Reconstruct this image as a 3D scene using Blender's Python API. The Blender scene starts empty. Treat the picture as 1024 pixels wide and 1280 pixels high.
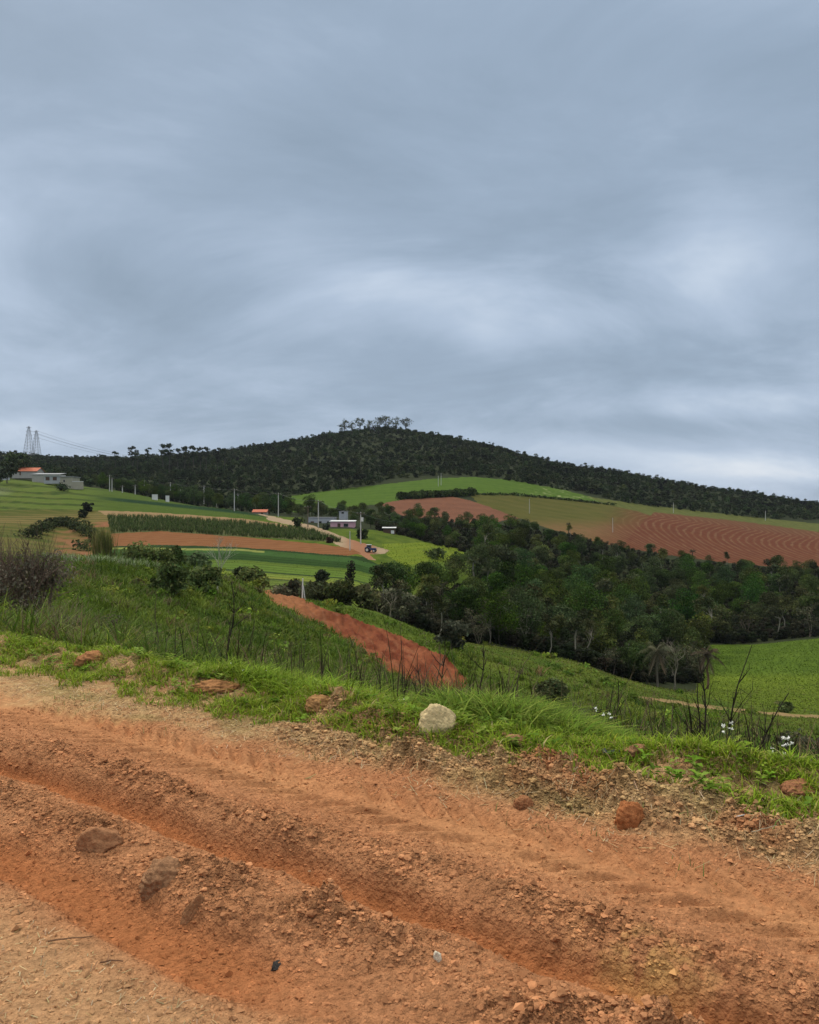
import bpy, math, random
import numpy as np
from mathutils import Vector, Matrix
random.seed(7); RNG = np.random.default_rng(11)
SC = bpy.context.scene; COL = SC.collection
PI = math.pi

# ------------------------------------------------------------------ camera, sky, sun, exposure
F = 1005.0; HOR = 640.0; EYE = 1.6                # focal length in photo pixels, horizon row, eye height
cam = bpy.data.cameras.new('camera'); cam_o = bpy.data.objects.new('camera', cam); COL.objects.link(cam_o)
cam.sensor_fit = 'HORIZONTAL'; cam.sensor_width = 36.0; cam.lens = 36.0*F/1024
cam.clip_start = 0.05; cam.clip_end = 30000
cam_o.location = (0, 0, EYE); cam_o.rotation_euler = (PI/2, 0, 0)
SC.camera = cam_o
SC.view_settings.view_transform = 'Standard'; SC.view_settings.look = 'None'
SC.view_settings.exposure = 0.3; SC.view_settings.gamma = 1.0
SUN_EL, SUN_AZ = math.radians(46), math.radians(-42)     # azimuth clockwise from +Y
sl = bpy.data.lights.new('sun', 'SUN'); sl.energy = 1.5; sl.angle = math.radians(10); sl.color = (1.0, .94, .85)
so = bpy.data.objects.new('sun', sl); COL.objects.link(so)
sd = Vector((math.sin(SUN_AZ)*math.cos(SUN_EL), math.cos(SUN_AZ)*math.cos(SUN_EL), math.sin(SUN_EL)))
so.rotation_euler = (-sd).to_track_quat('-Z', 'Y').to_euler(); so.location = (0, 0, 60)

class NT:
    """small node-tree writer"""
    def __init__(s, tree): s.t = tree; s.n = tree.nodes; s.l = tree.links
    def new(s, typ, **kw):
        nd = s.n.new(typ)
        for k, v in kw.items(): setattr(nd, k, v)
        return nd
    def put(s, sock, v):
        if v is None: return
        if hasattr(v, 'is_output'): s.l.new(v, sock)
        else: sock.default_value = v
    def math(s, op, a, b=None, c=None, clamp=False):
        nd = s.new('ShaderNodeMath', operation=op); nd.use_clamp = clamp
        for i, v in enumerate((a, b, c)): s.put(nd.inputs[i], v)
        return nd.outputs[0]
    def vmath(s, op, a, b=None):
        nd = s.new('ShaderNodeVectorMath', operation=op)
        s.put(nd.inputs[0], a); s.put(nd.inputs[1], b); return nd.outputs[0]
    def mix(s, f, a, b, mode='MIX'):
        nd = s.new('ShaderNodeMix', data_type='RGBA', blend_type=mode)
        s.put(nd.inputs[0], f); s.put(nd.inputs[6], a); s.put(nd.inputs[7], b); return nd.outputs[2]
    def ramp(s, f, a, b):
        nd = s.new('ShaderNodeMapRange', interpolation_type='SMOOTHSTEP')
        s.put(nd.inputs[0], f); nd.inputs[1].default_value = a; nd.inputs[2].default_value = b; return nd.outputs[0]
    def n_col(s, vec, scale):
        nd = s.new('ShaderNodeTexNoise'); s.put(nd.inputs['Vector'], vec); nd.inputs['Scale'].default_value = scale; nd.inputs['Detail'].default_value = 2; return nd.outputs['Color']
    def noise(s, vec, scale, det=4, rough=.55, dist=0.0):
        nd = s.new('ShaderNodeTexNoise'); s.put(nd.inputs['Vector'], vec)
        nd.inputs['Scale'].default_value = scale; nd.inputs['Detail'].default_value = det
        nd.inputs['Roughness'].default_value = rough; nd.inputs['Distortion'].default_value = dist
        return nd.outputs['Fac']

world = bpy.data.worlds.new('World'); SC.world = world; world.use_nodes = True
w = NT(world.node_tree); w.n.clear()
tc = w.new('ShaderNodeTexCoord').outputs['Generated']
sep = w.new('ShaderNodeSeparateXYZ'); w.l.new(tc, sep.inputs[0]); dx, dy, dz = sep.outputs
sky = w.new('ShaderNodeTexSky', sky_type='NISHITA'); sky.sun_disc = False
sky.sun_elevation = SUN_EL; sky.sun_rotation = SUN_AZ; sky.air_density = 1.2; sky.dust_density = 2.0
# the cloud deck: a layer seen in perspective, thin and pale in places, thick and slate blue in others
zc = w.math('ADD', w.math('MAXIMUM', dz, 0.0), 0.30)
cx = w.math('DIVIDE', dx, zc); cy = w.math('DIVIDE', dy, zc)
cv = w.new('ShaderNodeCombineXYZ'); w.l.new(cx, cv.inputs[0]); w.l.new(cy, cv.inputs[1]); cv.inputs[2].default_value = 3.7
n1 = w.noise(cv.outputs[0], .55, 5, .55, .5)
mp = w.new('ShaderNodeMapping'); w.l.new(cv.outputs[0], mp.inputs[0]); mp.inputs['Scale'].default_value = (.72, 1.0, 1); mp.inputs['Rotation'].default_value = (0, 0, .25)
n2 = w.noise(mp.outputs[0], 2.0, 8, .62, .5)
cl = w.math('ADD', w.math('MULTIPLY', w.math('SUBTRACT', n1, .5), 1.0), w.math('MULTIPLY', w.math('SUBTRACT', n2, .5), 1.15))
ay = w.math('MAXIMUM', dy, .15); hx = w.math('DIVIDE', dx, ay); hz = w.math('DIVIDE', dz, ay)
def lobe(px, py, rx, ry, amp, slope=0.0):
    """a broad thin or thick place of the deck in the direction of a photo pixel"""
    a0, b0 = (px-512)/F, (HOR-py)/F
    ddx = w.math('SUBTRACT', hx, a0); ddz = w.math('SUBTRACT', w.math('SUBTRACT', hz, b0), w.math('MULTIPLY', ddx, slope))
    q = w.math('ADD', w.math('POWER', w.math('ABSOLUTE', w.math('DIVIDE', ddx, rx/F)), 2.0), w.math('POWER', w.math('ABSOLUTE', w.math('DIVIDE', ddz, ry/F)), 2.0))
    return w.math('MULTIPLY', w.math('EXPONENT', w.math('MULTIPLY', q, -1.0)), amp)
for L in LOBES if 'LOBES' in globals() else (
        (470, 350, 190, 50, .22, -.25), (640, 205, 210, 80, -.09, -.1), (900, 325, 130, 75, .34, .25), (130, 200, 160, 110, .14, 0), (640, 400, 160, 35, .18, -.2),
        (520, 190, 240, 90, -.16, -.2), (90, 350, 170, 60, -.20, 0), (350, 440, 300, 30, -.12, -.1), (850, 430, 160, 26, -.16, 0),
        (940, 500, 170, 26, .22, 0), (760, 565, 200, 14, .10, 0), (930, 585, 170, 20, .42, -.05), (100, 540, 260, 24, .22, -.05), (820, 530, 300, 14, -.12, 0), (250, 590, 300, 18, .18, 0), (600, 602, 600, 14, .16, 0), (300, 120, 150, 60, .08, .3), (780, 60, 220, 70, -.09, 0)):
    cl = w.math('ADD', cl, lobe(*L))
f = w.math('ADD', cl, .42, clamp=True)
cr = w.new('ShaderNodeValToRGB'); w.l.new(f, cr.inputs[0])
E = cr.color_ramp.elements
E[0].position = 0.0; E[0].color = (.250, .330, .428, 1); E[1].position = 1.0; E[1].color = (.76, .82, .90, 1)
for p, c in ((.35, (.330, .422, .545, 1)), (.6, (.440, .540, .682, 1)), (.8, (.58, .675, .805, 1))):
    e = E.new(p); e.color = c
# the deck is brighter and whiter towards the zenith (the usual overcast distribution) and fades below the horizon
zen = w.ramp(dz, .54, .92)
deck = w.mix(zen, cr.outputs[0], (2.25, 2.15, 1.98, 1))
deck = w.mix(w.ramp(dz, -.02, -.25), deck, (.12, .12, .10, 1))
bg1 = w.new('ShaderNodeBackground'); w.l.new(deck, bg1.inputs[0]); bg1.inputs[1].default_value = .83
bg2 = w.new('ShaderNodeBackground'); w.l.new(sky.outputs[0], bg2.inputs[0]); bg2.inputs[1].default_value = .06
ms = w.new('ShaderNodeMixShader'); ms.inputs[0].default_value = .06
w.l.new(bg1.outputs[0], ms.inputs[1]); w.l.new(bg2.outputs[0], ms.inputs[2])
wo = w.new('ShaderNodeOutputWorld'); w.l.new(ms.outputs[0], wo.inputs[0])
world.cycles.sampling_method = 'AUTOMATIC'
SC.cycles.max_bounces = 5; SC.cycles.diffuse_bounces = 3; SC.cycles.transmission_bounces = 3

# ------------------------------------------------------------------ numeric helpers
def gnoise(x, y, seed=0):
    """2-D gradient noise, about -1..1"""
    x = np.asarray(x, float); y = np.asarray(y, float)
    xi = np.floor(x).astype(np.int64); yi = np.floor(y).astype(np.int64); xf = x-xi; yf = y-yi
    def grad(ix, iy, fx, fy):
        h = (ix*374761393 + iy*668265263 + seed*974634599) & 0x7fffffff
        h = ((h ^ (h >> 13))*1274126177) & 0x7fffffff
        a = (h ^ (h >> 16)) % 4096 * (2*PI/4096)
        return np.cos(a)*fx + np.sin(a)*fy
    su = xf*xf*xf*(xf*(xf*6-15)+10); sv = yf*yf*yf*(yf*(yf*6-15)+10)
    a = grad(xi, yi, xf, yf)*(1-su) + grad(xi+1, yi, xf-1, yf)*su
    b = grad(xi, yi+1, xf, yf-1)*(1-su) + grad(xi+1, yi+1, xf-1, yf-1)*su
    return (a*(1-sv)+b*sv)*1.5
def fbm(x, y, seed=0, octv=4, gain=.5):
    s = 0; a = 1; tot = 0
    for i in range(octv):
        s = s + a*gnoise(x*2**i, y*2**i, seed+i*17); tot += a; a *= gain
    return s/tot
def cells(x, y, seed=0):
    """distance to the nearest of scattered points, one per unit cell"""
    xi = np.floor(x).astype(np.int64); yi = np.floor(y).astype(np.int64); best = np.full(np.shape(x), 9.)
    for a in (-1, 0, 1):
        for b in (-1, 0, 1):
            ix, iy = xi+a, yi+b; h = (ix*374761393+iy*668265263+seed*974634599) & 0x7fffffff; h = ((h ^ (h >> 13))*1274126177) & 0x7fffffff; h = h ^ (h >> 16)
            best = np.minimum(best, (ix+.5+.42*((h % 1024)/512.-1)-x)**2+(iy+.5+.42*(((h >> 10) % 1024)/512.-1)-y)**2)
    return np.sqrt(best)
def sstep(a, b, x):
    t = np.clip((x-a)/(b-a), 0, 1); return t*t*(3-2*t)
def pchip(x, y, q):
    x = np.asarray(x, float); y = np.asarray(y, float)
    h = np.diff(x); d = np.diff(y)/h; m = np.zeros_like(y)
    w1 = 2*h[1:]+h[:-1]; w2 = h[1:]+2*h[:-1]; ok = d[1:]*d[:-1] > 0
    with np.errstate(divide='ignore', invalid='ignore'):
        m[1:-1] = np.where(ok, (w1+w2)/(w1/d[:-1]+w2/d[1:]), 0)
    m[0] = d[0]; m[-1] = d[-1]
    i = np.clip(np.searchsorted(x, q)-1, 0, len(x)-2); t = np.clip((q-x[i])/h[i], 0, 1)
    return y[i]*(1+2*t)*(1-t)**2 + h[i]*m[i]*t*(1-t)**2 + y[i+1]*t*t*(3-2*t) + h[i]*m[i+1]*t*t*(t-1)
def mesh(name, V, Q=None, T=None, mats=(), mi=None, col=None, parent=None, smooth=False, uvn=None):
    """link ONE mesh object from numpy arrays (quads Q, triangles T, vertex colours col)"""
    me = bpy.data.meshes.new(name); V = np.asarray(V, np.float32)
    Q = np.zeros((0, 4), int) if Q is None else np.asarray(Q); T = np.zeros((0, 3), int) if T is None else np.asarray(T)
    me.vertices.add(len(V)); me.vertices.foreach_set('co', V.ravel())
    nl = Q.size+T.size; me.loops.add(nl); me.polygons.add(len(Q)+len(T))
    me.loops.foreach_set('vertex_index', np.concatenate([Q.ravel(), T.ravel()]).astype(np.int32))
    st = np.concatenate([np.arange(len(Q))*4, Q.size+np.arange(len(T))*3]).astype(np.int32)
    me.polygons.foreach_set('loop_start', st)
    if mi is not None: me.polygons.foreach_set('material_index', np.asarray(mi, np.int32))
    me.polygons.foreach_set('use_smooth', np.full(len(Q)+len(T), bool(smooth)))
    if col is not None:
        c = np.ones((len(V), 4), np.float32); c[:, :np.shape(col)[1]] = col
        at = me.color_attributes.new('col', 'FLOAT_COLOR', 'POINT'); at.data.foreach_set('color', c.ravel())
    for m in mats: me.materials.append(m)
    me.update(calc_edges=True)
    o = bpy.data.objects.new(name, me); COL.objects.link(o)
    if parent is not None: o.parent = parent
    return o
class MB:
    """collects pieces for one mesh"""
    def __init__(s): s.v = []; s.q = []; s.t = []; s.c = []; s.qm = []; s.tm = []; s.n = 0
    def add(s, V, Q=None, T=None, c=(1, 1, 1), m=0):
        V = np.asarray(V, float); k = len(V); s.v.append(V)
        if Q is not None and len(Q): s.q.append(np.asarray(Q)+s.n); s.qm.append(np.full(len(Q), m))
        if T is not None and len(T): s.t.append(np.asarray(T)+s.n); s.tm.append(np.full(len(T), m))
        c = np.asarray(c, float); s.c.append(np.broadcast_to(c, (k, 3)) if c.ndim == 1 else c); s.n += k
    def box(s, x0, x1, y0, y1, z0, z1, c=(1, 1, 1), m=0, M=None):
        V = np.array([(x, y, z) for x in (x0, x1) for y in (y0, y1) for z in (z0, z1)], float)
        if M is not None: V = (np.asarray(M)[:3, :3] @ V.T).T + np.asarray(M)[:3, 3]
        s.add(V, [(0, 1, 3, 2), (4, 6, 7, 5), (0, 4, 5, 1), (2, 3, 7, 6), (0, 2, 6, 4), (1, 5, 7, 3)], c=c, m=m)
    def tube(s, P, R, n=6, c=(1, 1, 1), m=0, cap=True):
        P = np.asarray(P, float); R = np.broadcast_to(np.asarray(R, float), (len(P),)); k = len(P)
        tg = np.gradient(P, axis=0); tg /= np.linalg.norm(tg, axis=1)[:, None]+1e-9
        up = np.array([.3, .2, 1.]) if abs(tg[0][2]) < .8 else np.array([1., .2, .1])
        a = np.cross(tg, up); a /= np.linalg.norm(a, axis=1)[:, None]+1e-9; b = np.cross(tg, a)
        th = np.arange(n)*2*PI/n
        V = P[:, None]+R[:, None, None]*(a[:, None]*np.cos(th)[None, :, None]+b[:, None]*np.sin(th)[None, :, None])
        i, j = np.meshgrid(np.arange(k-1), np.arange(n), indexing='ij'); j2 = (j+1) % n
        Q = np.stack([i*n+j, i*n+j2, (i+1)*n+j2, (i+1)*n+j], -1).reshape(-1, 4)
        T = []
        if cap:
            T = [(0, q+1, q) for q in range(1, n-1)] + [((k-1)*n, (k-1)*n+q, (k-1)*n+q+1) for q in range(1, n-1)]
        s.add(V.reshape(-1, 3), Q, T, c=c, m=m)
    def build(s, name, mats, parent=None, smooth=False, color=True):
        if not isinstance(mats, (list, tuple)): mats = [mats]
        V = np.concatenate(s.v); Q = np.concatenate(s.q) if s.q else None; T = np.concatenate(s.t) if s.t else None
        return mesh(name, V, Q, T, mats, np.concatenate(s.qm+s.tm), np.concatenate(s.c) if color else None, parent, smooth)
def tag(o, label=None, cat=None, group=None, kind=None):
    if label: o['label'] = label
    if cat: o['category'] = cat
    if group: o['group'] = group
    if kind: o['kind'] = kind
    return o
def empty(name, loc, rz=0.0, sc=1.0):
    o = bpy.data.objects.new(name, None); COL.objects.link(o); o.location = loc; o.rotation_euler = (0, 0, rz)
    o.scale = (sc, sc, sc); o.empty_display_size = .3; return o
def copy_tree(o, parent=None):
    c = o.copy(); COL.objects.link(c); c.parent = parent
    for ch in o.children: copy_tree(ch, c)
    return c

# ------------------------------------------------------------------ materials
def material(name, base=(.5, .5, .5), rough=.85, spec=.2, attr=False, var=.25, scale=3.0, bump=0.0, bscale=30., second=None, big=None,
             rnd=0.0, translucent=0.0, metal=0.0):
    m = bpy.data.materials.new(name); m.use_nodes = True; t = NT(m.node_tree); t.n.clear()
    out = t.new('ShaderNodeOutputMaterial'); pb = t.new('ShaderNodeBsdfPrincipled')
    co = t.new('ShaderNodeTexCoord').outputs['Object']
    if attr: c = t.new('ShaderNodeVertexColor', layer_name='col').outputs[0]
    else: c = tuple(base)+(1,)
    if second is not None: c = t.mix(t.ramp(t.noise(co, big or scale*.2, 4, .6), .38, .62), c, tuple(second)+(1,))
    nz = t.noise(co, scale, 5, .65)
    k = t.math('ADD', t.math('MULTIPLY', t.math('SUBTRACT', nz, .5), var*4), 1.0)
    if rnd:
        oi = t.new('ShaderNodeObjectInfo').outputs['Random']
        k = t.math('MULTIPLY', k, t.math('ADD', t.math('MULTIPLY', oi, rnd*2), 1.0-rnd))
    k = t.math('MAXIMUM', k, .15)
    cm = t.new('ShaderNodeCombineXYZ'); [t.put(cm.inputs[i], k) for i in range(3)]
    c = t.mix(1.0, c, cm.outputs[0], 'MULTIPLY')
    if rnd:
        hs = t.new('ShaderNodeHueSaturation'); t.put(hs.inputs['Color'], c)
        fr = t.math('FRACT', t.math('MULTIPLY', oi, 37.7)); t.put(hs.inputs['Hue'], t.math('ADD', t.math('MULTIPLY', fr, .05), .475))
        t.put(hs.inputs['Saturation'], t.math('ADD', t.math('MULTIPLY', t.math('FRACT', t.math('MULTIPLY', oi, 91.3)), .4), .75)); c = hs.outputs[0]
    t.put(pb.inputs['Base Color'], c); pb.inputs['Roughness'].default_value = rough
    pb.inputs['Specular IOR Level'].default_value = spec; pb.inputs['Metallic'].default_value = metal
    if bump:
        bn = t.new('ShaderNodeBump'); bn.inputs['Strength'].default_value = 1.0; bn.inputs['Distance'].default_value = bump
        t.put(bn.inputs['Height'], t.noise(co, bscale, 6, .7)); t.l.new(bn.outputs[0], pb.inputs['Normal'])
    if translucent:
        tr = t.new('ShaderNodeBsdfTranslucent'); t.put(tr.inputs[0], c)
        mx = t.new('ShaderNodeMixShader'); mx.inputs[0].default_value = translucent
        t.l.new(pb.outputs[0], mx.inputs[1]); t.l.new(tr.outputs[0], mx.inputs[2]); t.l.new(mx.outputs[0], out.inputs[0])
    else: t.l.new(pb.outputs[0], out.inputs[0])
    return m
M = {}
M['soil'] = material('red_soil', attr=True, var=.16, scale=55., bump=.012, bscale=95., spec=.02, rough=1.)
t = NT(M['soil'].node_tree); bn = [n for n in t.n if n.type == 'BUMP'][0]; va = [n for n in t.n if n.type == 'VERTEX_COLOR'][0].outputs['Alpha']; oc = [n for n in t.n if n.type == 'TEX_COORD'][0].outputs['Object']
def vor(sc):
    v = t.new('ShaderNodeTexVoronoi'); v.inputs['Scale'].default_value = sc; t.l.new(t.vmath('ADD', oc, t.vmath('MULTIPLY', t.n_col(oc, 60.), (.012, .012, .012))), v.inputs['Vector']); return v.outputs['Distance']
hgt = t.math('MULTIPLY', t.math('ADD', t.math('MULTIPLY', vor(42.), -1.5), t.math('MULTIPLY', vor(95.), -.8)), va)
hgt = t.math('ADD', hgt, t.math('MULTIPLY', t.noise(oc, 130., 5, .7), .55)); t.l.new(hgt, bn.inputs['Height']); bn.inputs['Distance'].default_value = .016
M['land'] = material('land', attr=True, var=.22, scale=1.6, bump=.10, bscale=2.2, spec=.02, rough=.95)
M['field'] = material('field', attr=True, var=.10, scale=.5, bump=.12, bscale=.9, spec=.02, rough=.95)
M['crumb'] = material('soil_crumb', attr=True, var=.10, scale=60., rough=1., spec=.02)
M['leaf'] = material('leaf', attr=True, var=.10, scale=.9, rough=.75, spec=.06, rnd=.28, translucent=.22)
M['farleaf'] = material('far_leaf', attr=True, var=.20, scale=.03, rough=.8, spec=.04, translucent=.12)
M['grass'] = material('grass_blade', attr=True, var=.10, scale=.7, rough=.7, spec=.06, translucent=.30)
M['bark'] = material('bark', attr=True, var=.22, scale=5., rough=.9, spec=.1, bump=.02, bscale=14.)
M['stone'] = material('stone', attr=True, var=.24, scale=34., bump=.014, bscale=70., rough=1., spec=.02)

# ------------------------------------------------------------------ lie of the land
RD = (.813, -.582); RN = (.582, .813)            # along and across the dirt road (plan directions)
BR = 5.16                                         # the road's verge breaks into the valley here
def st_of(x, y): return x*RD[0]+y*RD[1], x*RN[0]+y*RN[1]
def xy_of(s, t): return s*RD[0]+t*RN[0], s*RD[1]+t*RN[1]
COLS = {   # bearing (photo column) : (distance, row on which the ground at that distance is seen)
 -300: ((20, 770), (45, 715), (75, 690), (95, 700), (170, 690), (240, 655), (300, 630), (380, 598), (560, 586), (900, 574), (1400, 585), (2200, 612)),
 0: ((14, 794), (20, 778), (30, 755), (45, 730), (60, 708), (75, 700), (95, 712), (130, 708), (170, 695), (200, 680), (240, 660), (280, 640), (320, 615), (360, 602), (420, 597), (550, 592), (700, 585), (900, 576), (1100, 572), (1400, 585), (2200, 612)),
 130: ((16, 815), (25, 800), (40, 760), (55, 728), (70, 705), (80, 700), (100, 712), (130, 706), (170, 700), (200, 692), (230, 680), (260, 662), (300, 640), (340, 622), (390, 613), (450, 610), (560, 600), (700, 590), (900, 580), (1100, 576), (1400, 588), (2200, 614)),
 260: ((16, 850), (25, 845), (35, 825), (50, 780), (65, 745), (78, 720), (90, 716), (105, 722), (130, 722), (160, 715), (190, 700), (215, 685), (240, 668), (270, 652), (310, 640), (350, 635), (420, 634), (480, 628), (560, 612), (700, 590), (900, 575), (1100, 569), (1400, 582), (2200, 614)),
 340: ((16, 870), (25, 868), (35, 850), (50, 810), (65, 775), (80, 755), (92, 745), (100, 742), (115, 745), (130, 740), (150, 732), (180, 715), (205, 695), (230, 678), (260, 662), (300, 648), (340, 644), (400, 642), (470, 630), (560, 612), (700, 585), (900, 562), (1050, 558), (1400, 580), (2200, 614)),
 450: ((15, 885), (25, 890), (35, 875), (50, 845), (62, 822), (72, 812), (80, 803), (92, 772), (105, 762), (125, 757), (150, 745), (175, 722), (200, 694), (220, 680), (250, 665), (300, 655), (380, 645), (450, 628), (520, 612), (600, 592), (750, 565), (950, 545), (1100, 550), (1400, 570), (2200, 614)),
 560: ((15, 905), (25, 915), (35, 905), (50, 885), (60, 872), (66, 864), (78, 818), (90, 806), (110, 800), (130, 795), (150, 775), (180, 740), (210, 712), (240, 692), (280, 680), (330, 662), (390, 645), (440, 628), (500, 612), (560, 600), (620, 590), (750, 568), (950, 551), (1100, 554), (1400, 572), (2200, 614)),
 700: ((12, 925), (20, 935), (32, 920), (50, 890), (70, 862), (90, 842), (110, 828), (130, 822), (160, 805), (200, 775), (250, 735), (300, 700), (340, 672), (370, 662), (430, 648), (480, 638), (530, 626), (580, 614), (640, 604), (760, 590), (900, 582), (1100, 592), (1400, 602), (2200, 620)),
 830: ((12, 950), (20, 960), (35, 935), (55, 905), (75, 885), (95, 872), (115, 863), (135, 858), (170, 828), (220, 785), (280, 742), (330, 708), (360, 690), (420, 672), (480, 655), (540, 645), (600, 638), (680, 625), (780, 610), (880, 603), (1100, 612), (1400, 620), (2200, 627)),
 900: ((11, 965), (20, 975), (35, 955), (55, 925), (75, 905), (95, 890), (110, 880), (130, 868), (150, 855), (165, 840), (200, 808), (260, 760), (320, 720), (365, 700), (420, 683), (480, 668), (550, 653), (620, 646), (700, 632), (800, 620), (870, 614), (1100, 623), (1400, 629), (2200, 632)),
 1024: ((11, 990), (20, 1000), (35, 970), (55, 940), (75, 915), (95, 897), (105, 890), (125, 868), (150, 835), (170, 808), (185, 800), (230, 775), (300, 735), (350, 712), (400, 698), (460, 685), (530, 672), (600, 662), (700, 649), (800, 637), (860, 632), (1100, 635), (1400, 636), (2200, 637)),
 1300: ((11, 1020), (20, 1030), (35, 985), (55, 950), (95, 900), (125, 868), (150, 830), (185, 795), (230, 770), (300, 730), (400, 700), (530, 678), (700, 656), (860, 640), (1100, 640), (2200, 640)),
}
COLS[-1900] = COLS[-300]; COLS[2900] = COLS[1300]
LY = np.linspace(math.log(.5), math.log(12000), 1500); YY = np.exp(LY)
pcs = sorted(COLS); tab = []
for pc in pcs:
    u = (pc-512)/F; den = max(RN[0]*u+RN[1], .30); yb = min(BR/den, 15.)
    k = [(.4, 0.), (yb*.80, 0.), (yb, -.02), (yb*1.12, -.22)] + [(Y, EYE+(HOR-p)*Y/F) for Y, p in COLS[pc] if Y > yb*1.2]
    k.append((12500, k[-1][1]-5))
    k = np.array(k); tab.append(pchip(np.log(k[:, 0]), k[:, 1], LY))
tab = np.array(tab); UU = np.linspace(-2.4, 2.4, 1201); pu = np.array([(p-512)/F for p in pcs])
TAB = np.stack([pchip(pu, tab[:, j], UU) for j in range(len(LY))], 1)      # [u, logY]
def smooth_z(x, y):
    y = np.maximum(np.asarray(y, float), .5); u = np.clip(np.asarray(x, float)/y, -2.39, 2.39)
    a = (u-UU[0])/(UU[1]-UU[0]); b = np.clip((np.log(y)-LY[0])/(LY[1]-LY[0]), 0, len(LY)-1.001)
    i = a.astype(int); j = b.astype(int); a = a-i; b = b-j
    return (TAB[i, j]*(1-a)+TAB[i+1, j]*a)*(1-b)+(TAB[i, j+1]*(1-a)+TAB[i+1, j+1]*a)*b
def land_z(x, y):
    x = np.asarray(x, float); y = np.asarray(y, float); z = smooth_z(x, y)
    s, t = st_of(x, y); off = sstep(5.6, 9.0, t)
    z = z + off*(.16*fbm(x/3.1, y/3.1, 3, 3)*(1-sstep(100, 160, y)) + .5*fbm(x/23., y/23., 5, 3)*sstep(30, 120, y)*(1-.5*sstep(190, 260, y)))
    return z + 2.5*fbm(x/70., y/70., 9, 3)*sstep(560, 800, y) + 7*np.exp(-((x+22)/55.)**2-((y-960)/150.)**2)
def px_of(x, y, z): return 512+x/y*F, HOR-(z-EYE)/y*F
def ground_at(px, py, y0=12., y1=1500.):
    """the ground point seen in a photo pixel between two distances"""
    Y = np.exp(np.linspace(math.log(y0), math.log(y1), 1500)); x = (px-512)/F*Y; r = HOR-(land_z(x, Y)-EYE)/Y*F
    hit = np.nonzero(r <= py)[0]; k = hit[0] if len(hit) else int(np.argmin(abs(r-py)))
    return Vector((x[k], Y[k], float(land_z(x[k], Y[k]))))
def inpoly(px, py, poly):
    ins = np.zeros(px.shape, bool); P = np.asarray(poly, float)
    for i in range(len(P)):
        x0, y0 = P[i-1]; x1, y1 = P[i]
        if y0 == y1: continue
        ins ^= ((y0 > py) != (y1 > py)) & (px < (x1-x0)*(py-y0)/(y1-y0)+x0)
    return ins

# ------------------------------------------------------------------ the plots of the land: each a sheet of the same terrain, edge to edge
PLOTS = [  # name, plan outline given by what it looks like from the road, nearest and farthest distance
 ('hill_crop_field', [(360, 620), (430, 611), (500, 603), (545, 598), (590, 596), (640, 600), (700, 611), (770, 629), (700, 622), (612, 617), (586, 616), (520, 621), (480, 629), (400, 640), (360, 640)], 380, 640),
 ('red_hill_field', [(476, 630), (520, 621), (560, 619), (596, 628), (640, 640), (650, 648), (600, 655), (520, 650), (490, 640)], 330, 560),
 ('olive_hill_field', [(586, 616), (620, 617), (700, 623), (770, 632), (818, 640), (795, 662), (776, 684), (740, 676), (690, 662), (650, 648), (596, 628)], 330, 620),
 ('hill_pasture', [(735, 621), (790, 629), (850, 636), (930, 645), (1024, 655), (1200, 672), (1200, 700), (1024, 680), (930, 665), (840, 655), (800, 640), (760, 631)], 470, 800),
 ('plowed_red_field', [(818, 640), (845, 643), (930, 652), (1024, 665), (1200, 684), (1200, 730), (1024, 713), (930, 706), (850, 696), (776, 684), (795, 662)], 330, 680),
 ('bright_green_meadow', [(880, 806), (940, 806), (1024, 798), (1250, 785), (1250, 905), (1024, 889), (930, 880), (870, 868)], 100, 215),
 ('farm_track', [(795, 870), (830, 874), (880, 881), (930, 887), (990, 892), (1060, 896), (1060, 900), (990, 896), (930, 891), (880, 885.5), (830, 878), (795, 873)], 70, 140),
 ('lime_pasture', [(478, 680), (530, 678), (600, 688), (606, 712), (540, 722), (500, 704), (485, 695)], 190, 300),
 ('farm_road', [(322, 642), (340, 645), (395, 658), (440, 675), (470, 683), (488, 688), (480, 692.5), (462, 693.5), (487, 712), (483, 713), (452, 694.5), (434, 688), (385, 662), (335, 650)], 195, 420),
 ('red_field_strip', [(138, 667), (200, 664), (300, 671), (400, 680), (440, 686), (452, 692), (436, 695), (400, 692), (300, 684), (200, 681), (138, 683)], 180, 300),
 ('corn_field', [(134, 645), (200, 647), (300, 653), (390, 664), (428, 678), (300, 671), (200, 664), (138, 667)], 200, 330),
 ('tan_field_strip', [(122, 638), (200, 641), (300, 648), (345, 654), (390, 664), (300, 653), (200, 647), (134, 645)], 220, 350),
 ('striped_crop_field', [(138, 683), (200, 681), (300, 684), (400, 692), (436, 695), (454, 696), (490, 714), (520, 722), (500, 745), (380, 745), (280, 745), (150, 735), (138, 700)], 120, 260),
 ('upper_green_field', [(-400, 585), (0, 597), (60, 603), (130, 611), (260, 631), (335, 646), (330, 650), (200, 641), (122, 638), (60, 637), (0, 638), (-400, 625)], 250, 430),
 ('fallow_field', [(-400, 625), (0, 638), (60, 637), (122, 638), (134, 645), (138, 667), (138, 705), (60, 712), (-400, 712)], 130, 330),
 ('red_earth_cutting', [(327, 738), (336, 733), (356, 738), (395, 757), (440, 772), (500, 795), (560, 822), (583, 850), (581, 870), (528, 872), (495, 846), (462, 822), (440, 806), (395, 778), (345, 756)], 60, 135),
]
u1 = np.arange(-.62, .62, .0017); uo = np.concatenate([[-2.35, -2.0, -1.7, -1.45, -1.25, -1.1, -1.0], np.arange(-.92, -.62, .02)])
ug = np.concatenate([uo, u1, -uo[::-1]])
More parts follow.
